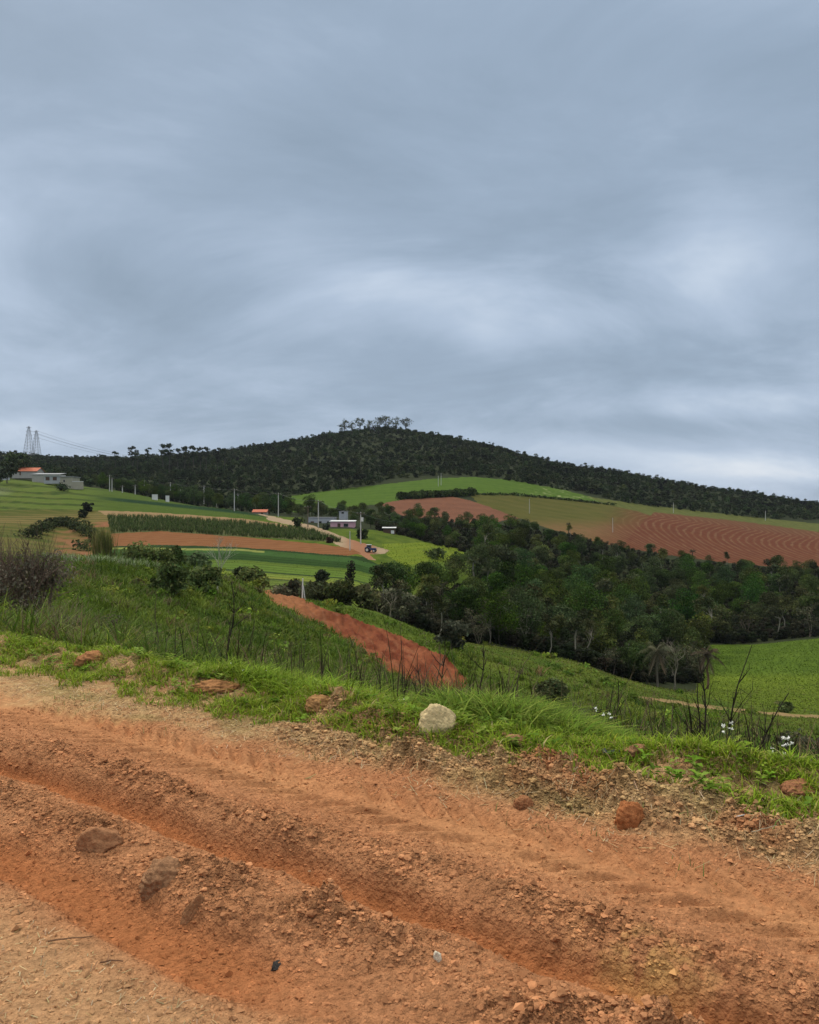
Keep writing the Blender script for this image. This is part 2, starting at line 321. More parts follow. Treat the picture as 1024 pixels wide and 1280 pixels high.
yg = np.exp(np.concatenate([np.linspace(math.log(.8), math.log(9), 50)[:-1], np.linspace(math.log(9), math.log(58), 130)[:-1], np.linspace(math.log(58), math.log(130), 190)[:-1],
     np.linspace(math.log(130), math.log(560), 480)[:-1], np.linspace(math.log(560), math.log(1250), 130)[:-1], np.linspace(math.log(1250), math.log(11500), 40)]))
GU, GY = np.meshgrid(ug, yg, indexing='ij'); GX = GU*GY; GZ = land_z(GX, GY)
gs, gt = st_of(GX, GY)
GZ = GZ - .35*(1-sstep(5.6, 6.6, gt))*sstep(-16, -13.2, gs)*(1-sstep(4.5, 6., gs))
nu, ny = GU.shape
fx = (GX[:-1, :-1]+GX[1:, 1:])/2; fy = (GY[:-1, :-1]+GY[1:, 1:])/2; fz = (GZ[:-1, :-1]+GZ[1:, 1:])/2
fpx, fpy = px_of(fx, fy, fz)
jx = fpx + 1.2*gnoise(fx/2.5, fy/6., 31)*sstep(60, 120, fy) + 2.5*gnoise(fx/3, fy/3, 77)*(1-sstep(110, 160, fy)); jy = fpy + .6*gnoise(fx/4., fy/9., 32) + 1.5*gnoise(fx/3, fy/3, 78)*(1-sstep(110, 160, fy))
zone = np.zeros(fx.shape, int)
zone[(fy > 330)] = 1
zone[(fy > 128) & (fpx > 610)] = 1
zone[(fy > 265) & (fpx > 380)] = 1
# edge of the wood against the grass slope
for k, (nm, poly, ya, yb) in enumerate(PLOTS):
    zone[inpoly(jx, jy, poly) & (fy >= ya) & (fy <= yb)] = k+2
for k, (nm, *_r) in enumerate(PLOTS):
    if nm in ('plowed_red_field', 'red_earth_cutting'):
        inn = np.zeros(GX.shape, bool); q = zone == k+2; inn[1:-1, 1:-1] = q[1:, 1:] & q[:-1, 1:] & q[1:, :-1] & q[:-1, :-1]
        GZ = GZ + inn*(.15*fbm(GX/1.1, GY/2., 81, 4) if nm == 'plowed_red_field' else .55*fbm(GX/.9+.3*GY, GY/3.0, 81, 4)+.25*fbm(GX/.4, GY/.9, 82, 3))
gpx, gpy = px_of(GX, GY, GZ)
def lerp3(a, b, f): return np.asarray(a)*(1-f)[..., None]+np.asarray(b)*f[..., None]
def vary(c, x, y, sc, seed, amt=.3):
    return c*(1+amt*fbm(x/sc, y/sc, seed, 4))[..., None]
def plot_colour(nm, x, y, px, py):
    one = np.ones(x.shape); n1 = .5+.5*fbm(x/14., y/14., 41, 4); n2 = .5+.5*fbm(x/4., y/9., 43, 4)
    if nm == 'ground':
        pm = np.where(px < 520, .5+.5*fbm(x/4., y/7., 33, 3), .5+.5*fbm(x/5., y/9., 35, 3))
        c = lerp3((.042, .072, .010), (.090, .120, .017), np.clip(pm*1.8-.4, 0, 1)); c = lerp3(c, (.11, .085, .04), sstep(.66, .9, n2)*.4)
        return c
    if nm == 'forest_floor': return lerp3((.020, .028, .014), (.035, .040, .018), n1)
    if nm == 'hill_crop_field':
        c = lerp3((.042, .080, .012), (.072, .118, .018), np.clip(.5*n1+.7*n2-.1+.12*np.sin(y/2.2), 0, 1))
        return lerp3(c, (.26, .28, .13), sstep(.55, .8, n2)*sstep(640, 690, px)*.9+0*x)
    if nm == 'red_hill_field':
        c = lerp3((.120, .054, .032), (.150, .070, .042), np.clip(n1+.2*np.sin(y/2.7+x/30), 0, 1))
        return lerp3(c, (.16, .07, .04), sstep(.56, .62, n2)*.5)
    if nm == 'olive_hill_field':
        k = sstep(645, 665, py)*.75
        c = lerp3((.053, .060, .012), (.090, .080, .023), np.clip(n1+.15*np.sin(y/3.3), 0, 1))
        c = lerp3(c, (.17, .085, .045), np.clip(k*(n2+.3), 0, 1)); xb = 818-(py-640)*.95
        return lerp3(c, plot_colour('plowed_red_field', x, y, px, py), sstep(xb-75, xb+5, px+14*fbm(x/20., y/30., 57, 3))*.85)
    if nm == 'plowed_red_field':
        q = x*(470/y)**.86-.0030*np.minimum(y-462, 70)**2*(1+.15*np.sin(x/25.))+.12*np.maximum(y-520, 0)+1.6*fbm(x/26., y/40., 51, 3)
        q = q+.9*fbm(x/9., y/25., 58, 3); r = (q/4.5) % 1.0; line = sstep(.52, .66, r)*(1-sstep(.78, .92, r))
        low = (1-sstep(505+x*.2, 560+x*.25, y))
        line = line*low*(.55+.45*sstep(.35, .6, .5+.5*fbm(q/6., y/20., 52, 2)))
        c = lerp3((.082, .027, .014), (.112, .042, .021), n1); c = lerp3(c, (.098, .045, .022), sstep(500, 580, y)*one)
        c = lerp3(c, (.175, .105, .060), line*np.clip(.1+1.1*n2, .15, 1)*.85)
        return c
    if nm == 'hill_pasture': return lerp3((.050, .065, .016), (.105, .108, .032), np.clip(n2*1.4-.2, 0, 1))
    if nm == 'bright_green_meadow':
        k = sstep(838, 850, py)
        return lerp3(lerp3((.055, .098, .011), (.085, .128, .018), np.clip(.5*n1+.8*n2-.15, 0, 1)), lerp3((.100, .150, .015), (.130, .168, .022), n2), k)
    if nm == 'farm_track': return lerp3((.11, .11, .032), (.23, .155, .075), sstep(.25, .6, n2))
    if nm == 'lime_pasture':
        v = np.sin((py*1.1+px*.14)*.9+2*fbm(x/15, y/15, 5, 2))
        c = lerp3((.105, .150, .015), (.14, .175, .020), np.clip(.5+.5*v*n1, 0, 1)); return lerp3(c, (.075, .115, .02), sstep(700, 704, py+.1*px-56)*one*.8)
    if nm == 'farm_road': return lerp3(lerp3((.24, .175, .108), (.30, .225, .142), n2), (.24, .118, .066), sstep(425, 445, px)*(1-sstep(462, 475, px)))
    if nm == 'red_field_strip': return lerp3((.150, .064, .026), (.19, .088, .038), np.clip(n2+.3*np.sin(y*1.7), 0, 1))
    if nm == 'corn_field': return lerp3((.055, .075, .022), (.09, .085, .04), n2)
    if nm == 'tan_field_strip': return lerp3((.19, .13, .062), (.25, .165, .085), np.clip(n2+.3*np.sin(y*1.5), 0, 1))
    if nm == 'striped_crop_field':
        top = np.interp(px, [138, 300, 436, 480, 520], [682, 684, 695, 706, 716]); v = py-top
        C = np.array([(.020, .040, .012), (.17, .19, .05), (.035, .075, .018), (.024, .052, .012), (.075, .115, .018), (.085, .135, .022), (.03, .05, .015), (.13, .17, .028), (.14, .16, .03), (.05, .07, .02), (.095, .13, .025), (.10, .12, .03)])
        E = np.array([-20, 2.0, 4.5, 8, 16, 20, 28, 29.6, 34, 36.2, 38, 48]); i = np.clip(np.searchsorted(E, v+.5*fbm(x/6, y/6, 8, 2))-1, 0, 11)
        i = np.where((i == 1) & (px > 330), 2, i)
        return C[i]*((1+.25*(n2-.5))*(1-.38*sstep(.5, .95, np.sin(v*2.3+fbm(x/9, y/9, 6, 2)))*sstep(8, 10, v)))[..., None]
    if nm == 'upper_green_field':
        lv = np.interp(px, [-400, 0, 130, 300, 340], [640, 622, 628, 645, 650])-py
        c = lerp3((.040, .068, .011), (.062, .092, .015), np.clip(.6*n1+.6*n2-.1, 0, 1)); dark = sstep(2, 4, lv)*(1-sstep(6, 8, lv))*sstep(100, 160, px)
        c = lerp3(lerp3(c, (.075, .108, .020), 1-sstep(95, 150, px)), (.012, .032, .012), dark); stripe = sstep(.2, .6, np.sin(lv*.9+fbm(x/20, y/20, 4, 2)*2))*(1-sstep(100, 150, px))
        c = lerp3(c, (.030, .048, .011), stripe*.85); c = lerp3(c, (.10, .115, .03), (1-sstep(.3, .6, n2))*(1-sstep(60, 130, px))*.5)
        return lerp3(c, (.17, .19, .10), sstep(28, 5, abs(px-(-5)))*sstep(7, 2, abs(py-614))*n2)
    if nm == 'fallow_field':
        c = lerp3((.100, .090, .026), (.058, .070, .015), sstep(.35, .65, .5+.5*fbm(x/30., y/5., 61, 3)))
        tan = sstep(8, 3, abs(py-(650-px*.02)))*(.5+.5*np.sin(py*2.6+.7*n1)); c = lerp3(c, (.19, .125, .055), tan*.6)
        red = sstep(.45, .7, .5+.5*fbm(x/9., y/12., 63, 3))*sstep(55, 95, px)*sstep(645, 655, py); red = np.maximum(red, .8*sstep(58, 80, px)*sstep(664, 674, py)*sstep(.35, .6, n2)); return lerp3(c, (.20, .09, .045), red)
    if nm == 'red_earth_cutting':
        r = fbm(x/2.2, y/5., 71, 4); lane = fbm(x*1.1+.35*y, y/11., 75, 3); c = lerp3((.120, .034, .017), (.200, .068, .032), np.clip(.5+1.6*r+1.2*lane, 0, 1))
        e = sstep(.05, .6, fbm(x/.55+.5*y, y/4., 73, 4))*.5; c = lerp3(c, (.27, .135, .075), e*.8)
        return lerp3(c, (.25, .115, .05), sstep(440, 340, px)*.8)
    return np.ones(x.shape+(3,))*.1
names = ['ground', 'forest_floor']+[p[0] for p in PLOTS]
for k, nm in enumerate(names):
    sel = np.argwhere(zone == k)
    if not len(sel): print('EMPTY PLOT', nm); continue
    i, j = sel[:, 0], sel[:, 1]
    Q = np.stack([i*ny+j, (i+1)*ny+j, (i+1)*ny+j+1, i*ny+j+1], 1)
    idx, inv = np.unique(Q, return_inverse=True); Q = inv.reshape(-1, 4)
    V = np.stack([GX.ravel()[idx], GY.ravel()[idx], GZ.ravel()[idx]], 1)
    c = plot_colour(nm, V[:, 0], V[:, 1], gpx.ravel()[idx], gpy.ravel()[idx])
    tag(mesh(nm, V, Q, None, [M['land'] if k in (0, 1) or nm == 'red_earth_cutting' else M['field']], None, c, smooth=True), kind='structure')
# ground behind the viewpoint
tag(mesh('ground', [(-60, -60, -.05), (60, -60, -.05), (60, .82, -.36), (-60, .82, -.36)], [(0, 1, 2, 3)], None, [M['soil']], None, np.array([(.36, .17, .085)]*4)), kind='structure')

# ------------------------------------------------------------------ the dirt road and its verge
sg = np.concatenate([np.arange(-13.5, -5.2, .022), np.arange(-5.2, .4, .0085), np.arange(.4, 5.0, .04)])
tg = np.concatenate([np.arange(-1.5, 1.1, .05), np.arange(1.1, 3.95, .0085), np.arange(3.95, 6.9, .016)])
S, T = np.meshgrid(sg, tg, indexing='ij')
def billow(s, t, sc, seed): return np.abs(gnoise(s/sc, t/sc, seed))
def crumbs(s, t, seed=0):
    """rounded clods with creases between them: 0..1"""
    s = s+.02*gnoise(s/.09, t/.09, seed+1); t = t+.02*gnoise(s/.09+7, t/.09, seed+2)
    dome = lambda sc, k: np.sqrt(np.clip(1-(cells(s/sc, t/sc, k)/.62)**2, 0, 1))
    big = dome(.105, seed)*np.clip(.25+gnoise(s/.16, t/.16, seed+3), 0, 1); mid = dome(.047, seed+5)*np.clip(.5+gnoise(s/.08, t/.08, seed+4), .1, 1); return .42*big+.40*mid+.20*dome(.026, seed+9)
def rut1_t(s): return 2.63-.16*sstep(-4.5, -6.5, s)+.04*gnoise(s/1.3, 0*s, 3)
def rut2_t(s): return 1.95+.05*gnoise(s/1.5, 0*s, 4)-.12*sstep(-3.6, -4.8, s)
def road_h(s, t, full=False):
    w1 = t-rut1_t(s)+.02*gnoise(s/.3, t/.3, 7); w2 = t-rut2_t(s)+.03*gnoise(s/.35, t/.35, 8)
    r1 = np.exp(-(np.abs(w1)/.095)**4); r2 = np.exp(-(w2/.14)**4)*sstep(-1.55, -2.3, s)
    mound = np.exp(-((t-2.26-.03*gnoise(s/.8, t*0, 6))/.20)**2)*(.75+.5*gnoise(s/.55, t/.4, 11)); ridge = np.exp(-((t-rut1_t(s)-.25)/.16)**2)*(.75+.45*gnoise(s/.5, t/.4, 12))
    edge = np.exp(-((t-rut2_t(s)+.30)/.12)**2)
    tread = np.exp(-((t-3.50)/.27)**4); clod = sstep(3.85, 4.05, t)*(1-sstep(4.5, 4.75, t))*sstep(-4.6, -3.2, s)
    bank = np.exp(-((t-4.85)/.28)**2)*(.4+.9*np.clip(gnoise(s/.9, t/.6, 13)+.35, 0, 1))
    rough = np.clip(1.1*mound+1.0*ridge+.8*clod+.45*bank+.35*sstep(3.75, 4.1, t), .26, 1.25)*(1-.80*r1)*(1-.55*r2)*(1-.70*tread)
    rough = rough*(1-.6*(1-sstep(1.5, 1.8, t)))
    chev = np.sin(2*PI*(s+np.abs(t-3.5)*1.15)/.19)*sstep(.02, .12, np.abs(t-3.5)+.02*gnoise(s/.2, t/.2, 2))
    h = -.090*r1-.070*r2+.095*mound+.075*ridge+(.040*fbm(s/.22, t/.15, 26, 3)+.016*fbm(s/.07, t/.05, 27, 2))*rough+.012*edge-.024*tread+.028*chev*tread*sstep(.45, .0, gnoise(s/1.2, t/.8, 14))
    h = h+.075*clod*(gnoise(s/.45, t/.3, 15)+.3)+.16*bank+.022*fbm(s/.6, t/.6, 16, 3)
    h = h+.115*rough*crumbs(s, t, 21)*(.45+.9*np.clip(gnoise(s/.3, t/.3, 18)+.35, 0, 1.2))+.005*fbm(s/.03, t/.03, 23, 2)*(.4+rough)
    h = h+.012*r1*fbm(s/.5, t/.06, 24, 3)
    h = h+.05*sstep(3.9, 4.4, t)*fbm(s/.22, t/.22, 25, 3)*.5
    if full: return h, r1, r2, mound, ridge, tread, clod, bank, rough
    return h
H, r1, r2, mound, ridge, tread, clod, bank, rough = road_h(S, T, True)
RX, RY = xy_of(S, T)
def road_z(x, y, with_h=True):
    s, t = st_of(np.asarray(x, float), np.asarray(y, float)); z = land_z(x, y)
    return z + (road_h(s, t)*(1-sstep(5.2, 6.0, t)) if with_h else 0)
RZ = land_z(RX, np.maximum(RY, .5))+H*(1-sstep(5.2, 6.0, T))-.25*sstep(6.3, 6.85, T)
n1 = .5+.5*fbm(S/.8, T/.5, 91, 4); n2 = .5+.5*fbm(S/.12, T/.12, 92, 4); n3 = .5+.5*fbm(S/.03, T/.03, 93, 3)
c = lerp3((.35, .142, .066), (.41, .190, .095), n1)
c = lerp3(c, (.32, .108, .040), np.clip(r1+r2*.9, 0, 1)*.8)                     # bare damp clay in the ruts
c = lerp3(c, (.39, .195, .100), np.clip(rough, 0, 1)*.65*n2)
c = lerp3(c, (.43, .205, .090), tread*.55*n1)
pale = sstep(1.85, 1.55, T+.18*(n1-.5)-.02*(S+3))*(1-.4*n2)
c = lerp3(c, (.44, .262, .140), pale*.8)
straw = sstep(3.72, 4.15, T+.5*(n1-.5)+.10*sstep(-5, -8, S)+.25*sstep(-4.8, -6, S))
c = lerp3(c, (.42, .275, .140), straw*np.clip(n2*1.6, 0, 1)*.9)
olive = sstep(.15, .6, gnoise(S/.7, T/.35, 95))*straw; c = lerp3(c, (.27, .20, .085), olive*.6)
c = lerp3(c, (.30, .105, .048), clod*sstep(.5, .75, n1)*.8)
c = lerp3(c, (.13, .13, .04), sstep(4.6, 5.2, T)*(1-.9*sstep(.5, .62, n1))*.7)
yg_ = np.exp(-(((S+.95)/.20)**2+((T-2.78)/.09)**2)); c = lerp3(c, (.46, .28, .10), yg_*sstep(.4, .6, n2)*.6)
n4 = np.clip(.5+.9*fbm(S/.045, T/.04, 96, 3), 0, 1)
c = c*np.array([1.06, 1.10, 1.04])*(.62+.76*n3)[..., None]*(1+.45*(n2-.5))[..., None]*(1-(.42*np.clip(rough, 0, 1)+.10)*(n4-.45))[..., None]*(1+.30*fbm(S/.35, T/.2, 97, 3)*np.clip(rough+.2, 0, 1))[..., None]
SOILC = c
a, b = S.shape; i, j = np.meshgrid(np.arange(a-1), np.arange(b-1), indexing='ij')
Q = np.stack([i*b+j, (i+1)*b+j, (i+1)*b+j+1, i*b+j+1], -1).reshape(-1, 4)
tag(mesh('dirt_road', np.stack([RX, RY, RZ], -1).reshape(-1, 3), Q, None, [M['soil']], None, np.concatenate([c, np.clip(.40+.8*rough-.25*tread, 0, 1.2)[..., None]], -1).reshape(-1, 4), smooth=True), kind='structure')

# ------------------------------------------------------------------ plants: builders
def unit(v): return v/(np.linalg.norm(v, axis=-1, keepdims=True)+1e-9)
def leaves(mb, lobes, n, size, col, rng, shell=.35, up=.25, tint=.35, aspect=1.6, m=0, jit=.75):
    """n leaf-clump faces spread through lobes (centre, radii); every lobe and every leaf has its own leaf colour"""
    lob = np.array([list(c)+list(r) for c, r in lobes], float); wt = lob[:, 3]*lob[:, 4]; wt = wt/wt.sum()
    k = rng.choice(len(lob), n, p=wt); d = unit(rng.normal(size=(n, 3))+np.array([0, 0, up]))
    rad = 1-shell*rng.random(n)**1.6+.08*rng.normal(size=n)
    P = lob[k, :3]+d*lob[k, 3:6]*rad[:, None]
    nrm = unit(d+jit*rng.normal(size=(n, 3))); a = unit(np.cross(nrm, rng.normal(size=(n, 3)))); b = np.cross(nrm, a)
    sz = size*(.55+.9*rng.random(n)); A = a*(sz*aspect*.5)[:, None]; B = b*(sz*.5)[:, None]
    V = np.stack([P-A, P-B*.9+nrm*(.12*sz)[:, None], P+A, P+B*.9+nrm*(.12*sz)[:, None]], 1).reshape(-1, 3)
    lt = 1+tint*rng.normal(size=len(lob)); lt = np.clip(lt, .45, 1.8)
    f = np.clip(lt[k]*(1+.22*rng.normal(size=n)), .35, 2.2)
    C = np.asarray(col)[None]*f[:, None]; C[:, 0] *= 1+.18*rng.normal(size=n)*.6
    mb.add(V, np.arange(4*n).reshape(-1, 4), c=np.repeat(np.clip(C, .004, .9), 4, 0), m=m)
def limb(p, q, r0, r1, rng, n=5, sag=.12):
    p = np.asarray(p, float); q = np.asarray(q, float); t = np.linspace(0, 1, n)[:, None]; L = np.linalg.norm(q-p)
    off = rng.normal(size=3)*L*sag; P = p+(q-p)*t+off*np.sin(t*PI)*.6+rng.normal(size=(n, 3))*L*.015
    P[0] = p; P[-1] = q; return P, np.linspace(r0, r1, n)
def crown_lobes(rng, n, rad, h0, h1, flat=.75, spread=1.0):
    out = []
    for i in range(n):
        a = rng.random()*2*PI; f = math.sqrt(rng.random())*spread; z = h0+(h1-h0)*rng.random()
        e = 1-.55*abs((z-h0)/(h1-h0+1e-6)*2-1)**2
        rr = rad*(.30+.28*rng.random())
        out.append(((rad*f*.75*e*math.cos(a), rad*f*.75*e*math.sin(a), z), (rr, rr, rr*flat)))
    return out
BARK_D = (.085, .070, .052); BARK_P = (.27, .245, .195)
def tree(name, seed, H, R, base=.35, lobes=11, n=900, leaf=.5, col=(.04, .06, .018), bark=BARK_D, trunk_r=.22, flat=.75, tint=.35, limbs=6, shell=.4, lean=.05, stems=1, up=.3):
    rng = np.random.default_rng(seed); root = empty(name, (0, 0, 0))
    L = crown_lobes(rng, lobes, R, H*base+R*.3, H-R*.28, flat)
    tb = MB(); top = np.array([rng.normal()*lean*H, rng.normal()*lean*H, H*(base+.12)])
    for s in range(stems):
        b0 = np.array([rng.normal()*.25, rng.normal()*.25, -.6]) if stems > 1 else np.array([0, 0, -.6])
        tp = top+(rng.normal(size=3)*np.array([.9, .9, .4]) if stems > 1 else 0)
        P, rr = limb(b0, tp, trunk_r*1.25/math.sqrt(stems), trunk_r*.7/math.sqrt(stems), rng, 6, .05); tb.tube(P, rr, 7, bark)
        for i in range(max(2, limbs//stems)):
            c = np.array(L[rng.integers(len(L))][0]); q = P[-1-rng.integers(2)]
            Pl, rl = limb(q, q+(c-q)*.9, trunk_r*.5/math.sqrt(stems), trunk_r*.1, rng, 5, .1); tb.tube(Pl, rl, 5, bark, cap=False)
    tb.build('trunk', M['bark'], root)
    cb = MB(); leaves(cb, L, n, leaf, col, rng, shell=shell, tint=tint, up=up); cb.build('crown', M['leaf'], root)
    return root
def palm(name, seed, H, fronds=15, L=2.6, col=(.06, .075, .03), bark=BARK_P, r=.15, droop=1.0, dead=0):
    rng = np.random.default_rng(seed); root = empty(name, (0, 0, 0)); tb = MB()
    P, rr = limb((0, 0, -.5), (rng.normal()*.2, rng.normal()*.2, H), r*1.25, r, rng, 6, .02); tb.tube(P, rr, 8, bark); tb.build('trunk', M['bark'], root)
    for i in range(fronds+dead):
        old = i >= fronds; fb = MB(); a = i*2.39996+rng.normal()*.2; el = (1.15-1.35*(i/fronds)) if not old else -1.1
        Lf = L*(.85+.3*rng.random()); t = np.linspace(0, 1, 12); d = np.array([math.cos(a), math.sin(a), 0])
        z = np.sin(el)*t*Lf-droop*.62*Lf*t**2.1*(.6 if not old else .1); x = np.cos(el)*t*Lf*(1-.18*t)
        Q = P[-1]+d*x[:, None]+np.array([0, 0, 1])*z[:, None]; c = np.asarray(col)*(.75+.5*rng.random()) if not old else np.array([.19, .15, .09])
        fb.tube(Q, np.linspace(.03, .008, 12), 4, c*1.2, cap=False)
        sd_ = np.array([-math.sin(a), math.cos(a), 0]); V = []; Qf = []
        for k in range(1, 12):
            for sgn in (-1, 1):
                for jt in (0, .5):
                    p = Q[k-1]+(Q[k]-Q[k-1])*jt; ll = (.62*L/2.6)*math.sin(.25+2.7*t[k])*(.8+.4*rng.random())
                    e = p+sd_*sgn*ll*.8+d*ll*.35+np.array([0, 0, -ll*(.45+.3*rng.random())]); wd = d*.045
                    V += [p-wd, p+wd, e+wd*.4, e-wd*.4]
        V = np.array(V); fb.add(V, np.arange(len(V)).reshape(-1, 4), c=c); fb.build('frond', M['leaf'], root)
    return root
def branching(tb, p, d, L, r, depth, rng, c, spread=.6, n=3, upw=.25):
    q = p+d*L; P, rr = limb(p, q, r, r*.6, rng, 4, .06); tb.tube(P, rr, 5 if depth > 1 else 4, c, cap=False)
    if depth <= 0: return
    for i in range(n):
        nd = unit(d+spread*rng.normal(size=3)+np.array([0, 0, upw])); t = .45+.55*(i+1)/n
        branching(tb, P[0]+(P[-1]-P[0])*t, nd, L*(.55+.25*rng.random()), r*.55, depth-1, rng, c, spread, n, upw)
def stalk(name, seed, H, lean=(0, 0), r=.007, c=(.035, .028, .02), n=6, spread=.55, sub=True):
    """a bare, dead weed stalk: a thin stem with a few stiff side twigs"""
    rng = np.random.default_rng(seed); tb = MB(); t = np.linspace(0, 1, 8)[:, None]
    P = np.array([[0, 0, -.05]])+np.array([[lean[0], lean[1], 1.]])*H*t+np.array([[1, .6, 0]])*(.025*H*np.sin(t*7+seed)); tb.tube(P, np.linspace(r, r*.35, 8), 5, c)
    for i in range(n):
        k = .25+.7*rng.random(); p = P[int(k*7)]; a = rng.random()*2*PI; e = .6+.6*rng.random(); Lb = H*(.12+.28*rng.random())*(1.15-k)
        d = np.array([math.cos(a)*math.cos(e), math.sin(a)*math.cos(e), math.sin(e)]); Pb, rb = limb(p, p+d*Lb*1.4, r*.55, r*.2, rng, 4, .06); tb.tube(Pb, rb, 4, c, cap=False)
        if sub:
            for j in range(2):
                d2 = unit(d+.7*rng.normal(size=3)+[0, 0, .3]); Pc, rc = limb(Pb[2+j], Pb[2+j]+d2*Lb*.5, r*.3, r*.12, rng, 3, .05); tb.tube(Pc, rc, 3, c, cap=False)
    return tb.build(name, M['bark'])
def blades(x, y, z, h, wd, col, rng, lean=.5, segs=3, az=None):
    n = len(x); a = rng.random(n)*2*PI if az is None else az; L = lean*(.3+1.1*rng.random(n))
    d = np.stack([np.cos(a), np.sin(a), 0*a], 1); sd_ = np.stack([-np.sin(a+.5*rng.normal(size=n)), np.cos(a), 0*a], 1); p = np.stack([x, y, z], 1)
    V = []; ts = np.linspace(0, 1, segs+1)
    for t in ts:
        q = p+d*(L*h*t**1.8)[:, None]; q[:, 2] += h*(t-.45*np.minimum(L, 1.1)*t**2.4)
        hw = (wd*.5*(1-.92*t**1.7))[:, None]; V += [q-sd_*hw, q+sd_*hw]
    V = np.stack(V, 1); m = 2*(segs+1); base = (np.arange(n)*m)[:, None]
    Q = np.concatenate([np.stack([base[:, 0]+2*k, base[:, 0]+2*k+1, base[:, 0]+2*k+3, base[:, 0]+2*k+2], 1) for k in range(segs)])
    return V.reshape(-1, 3), Q, np.repeat(col, m, 0)
def pick(cols, n, rng, var=.25, wts=None):
    C = np.asarray(cols, float)[rng.choice(len(cols), n, p=wts)]; return np.clip(C*(1+var*rng.normal(size=(n, 1)))*(1+.06*rng.normal(size=(n, 3))), .004, .9)
def stuff(name, label, cat, parts, mat):
    mb = MB(); [mb.add(V, Q, c=C) for V, Q, C in parts]; return tag(mb.build(name, mat), label, cat, kind='stuff')

# ------------------------------------------------------------------ the valley wood: every tree its own object
P_ROUND = [tree('broadleaf_tree', 100+i, 9.5+1.3*i, 4.4+.3*i, .22, 15+i, 3300, .30, c, tint=.36, shell=.3) for i, c in enumerate([(.056, .088, .018), (.042, .072, .015), (.078, .102, .023), (.047, .088, .017)])]
P_PALE = [tree('broadleaf_tree', 200+i, 11.+1.2*i, 2.9+.3*i, .50, 8, 700, .42, c, BARK_P, .17, .8, .35, 7, .6) for i, c in enumerate([(.068, .082, .026), (.058, .070, .023), (.078, .088, .028)])]
P_OLIVE = [tree('broadleaf_tree', 300+i, 8.+1.5*i, 3.8+.5*i, .2, 13, 1100, .40, c, BARK_D, .18, .7, .4, 6, .6) for i, c in enumerate([(.088, .108, .020), (.074, .088, .024)])]
P_TWIG = [tree('broadleaf_tree', 400+i, 8.5+1.5*i, 3.2, .25, 9, 420, .36, (.070, .070, .032), (.22, .17, .135), .13, .8, .4, 12, .9, stems=3) for i in range(2)]
GRP = {'round': ('dark round-crowned tree in the valley wood below the red field', 'round-crowned trees of the valley wood'),
       'pale': ('slim pale-trunked tree with a small olive crown at the wood edge', 'pale-trunked trees of the valley wood'),
       'olive': ('lighter olive-leaved tree between the darker trees of the valley wood', 'olive trees of the valley wood'),
       'twig': ('thin grey many-stemmed tree with sparse leaves in the front of the valley wood', 'sparse grey trees of the valley wood'),
       'belt': ('dark bushy tree between the pink house and the red hill field', 'trees of the belt behind the pink house'),
       'foot': ('dark tree in the row at the hill foot behind the row of power poles', 'trees along the hill foot')}
used = set()
def put_tree(protos, key, x, y, sc, rng, label=None, group=None, cat='tree', z=None):
    p = protos[rng.integers(len(protos))] if isinstance(protos, list) else protos
    o = p if p.name not in used else copy_tree(p); used.add(p.name)
    o.location = (x, y, float(land_z(x, y)) if z is None else z); o.rotation_euler = (0, 0, rng.random()*2*PI); o.scale = (sc*(.9+.2*rng.random()), sc*(.9+.2*rng.random()), sc)
    for k in ('label', 'group', 'category'):
        if k in o: del o[k]
    lb, gr = (label, group) if label else GRP[key]
    tag(o, lb, cat, gr); return o
WOOD_OUT = [p for nm, p, a, b in PLOTS if nm in ('bright_green_meadow', 'lime_pasture', 'plowed_red_field', 'olive_hill_field', 'red_hill_field')]
def wood_ok(px, py, y):
    if y < 345 and px > 600:
        front = np.interp(px, [600, 700, 800, 875, 885, 930, 1024, 1300], [133, 130, 133, 150, 205, 203, 192, 192])
        back = np.interp(px, [600, 650, 700, 760, 860, 930, 1024, 1300], [352, 356, 350, 346, 345, 346, 346, 346])
        return front < y < back
    if 470 < px <= 600: return (122 < y < np.interp(px, [470, 540, 600], [140, 165, 200]))
    return False
rng = np.random.default_rng(5); pts = []
for it in range(26000):
    px = rng.uniform(465, 1110); y = 122*math.exp(rng.random()*math.log(346/122)); x = (px-512)/F*y
    if not wood_ok(px, 0, y): continue
    dmin = np.interp(y, [120, 160, 210, 346], [4.6, 6.2, 8.6, 9.8])
    if any((x-a)**2+(y-b)**2 < dmin*dmin for a, b, _ in pts): continue
    pts.append((x, y, px))
pts.sort(key=lambda q: q[1]); print('wood', len(pts))
for x, y, px in pts[:285]:
    front = y < np.interp(px, [470, 600, 875, 885, 1300], [140, 158, 172, 214, 214]); r = rng.random()
    if front: key, pr = ('pale', P_PALE) if r < .45 else ('twig', P_TWIG) if r < .75 else ('round', P_ROUND) if r < .9 else ('olive', P_OLIVE)
    else: key, pr = ('round', P_ROUND) if r < .74 else ('olive', P_OLIVE) if r < .90 else ('pale', P_PALE)
    sc = (.70+.35*rng.random())*np.interp(y, [120, 150, 200, 300, 345], [.62, .85, 1.0, .85, .55]) 
    put_tree(pr, key, x, y, sc, rng)
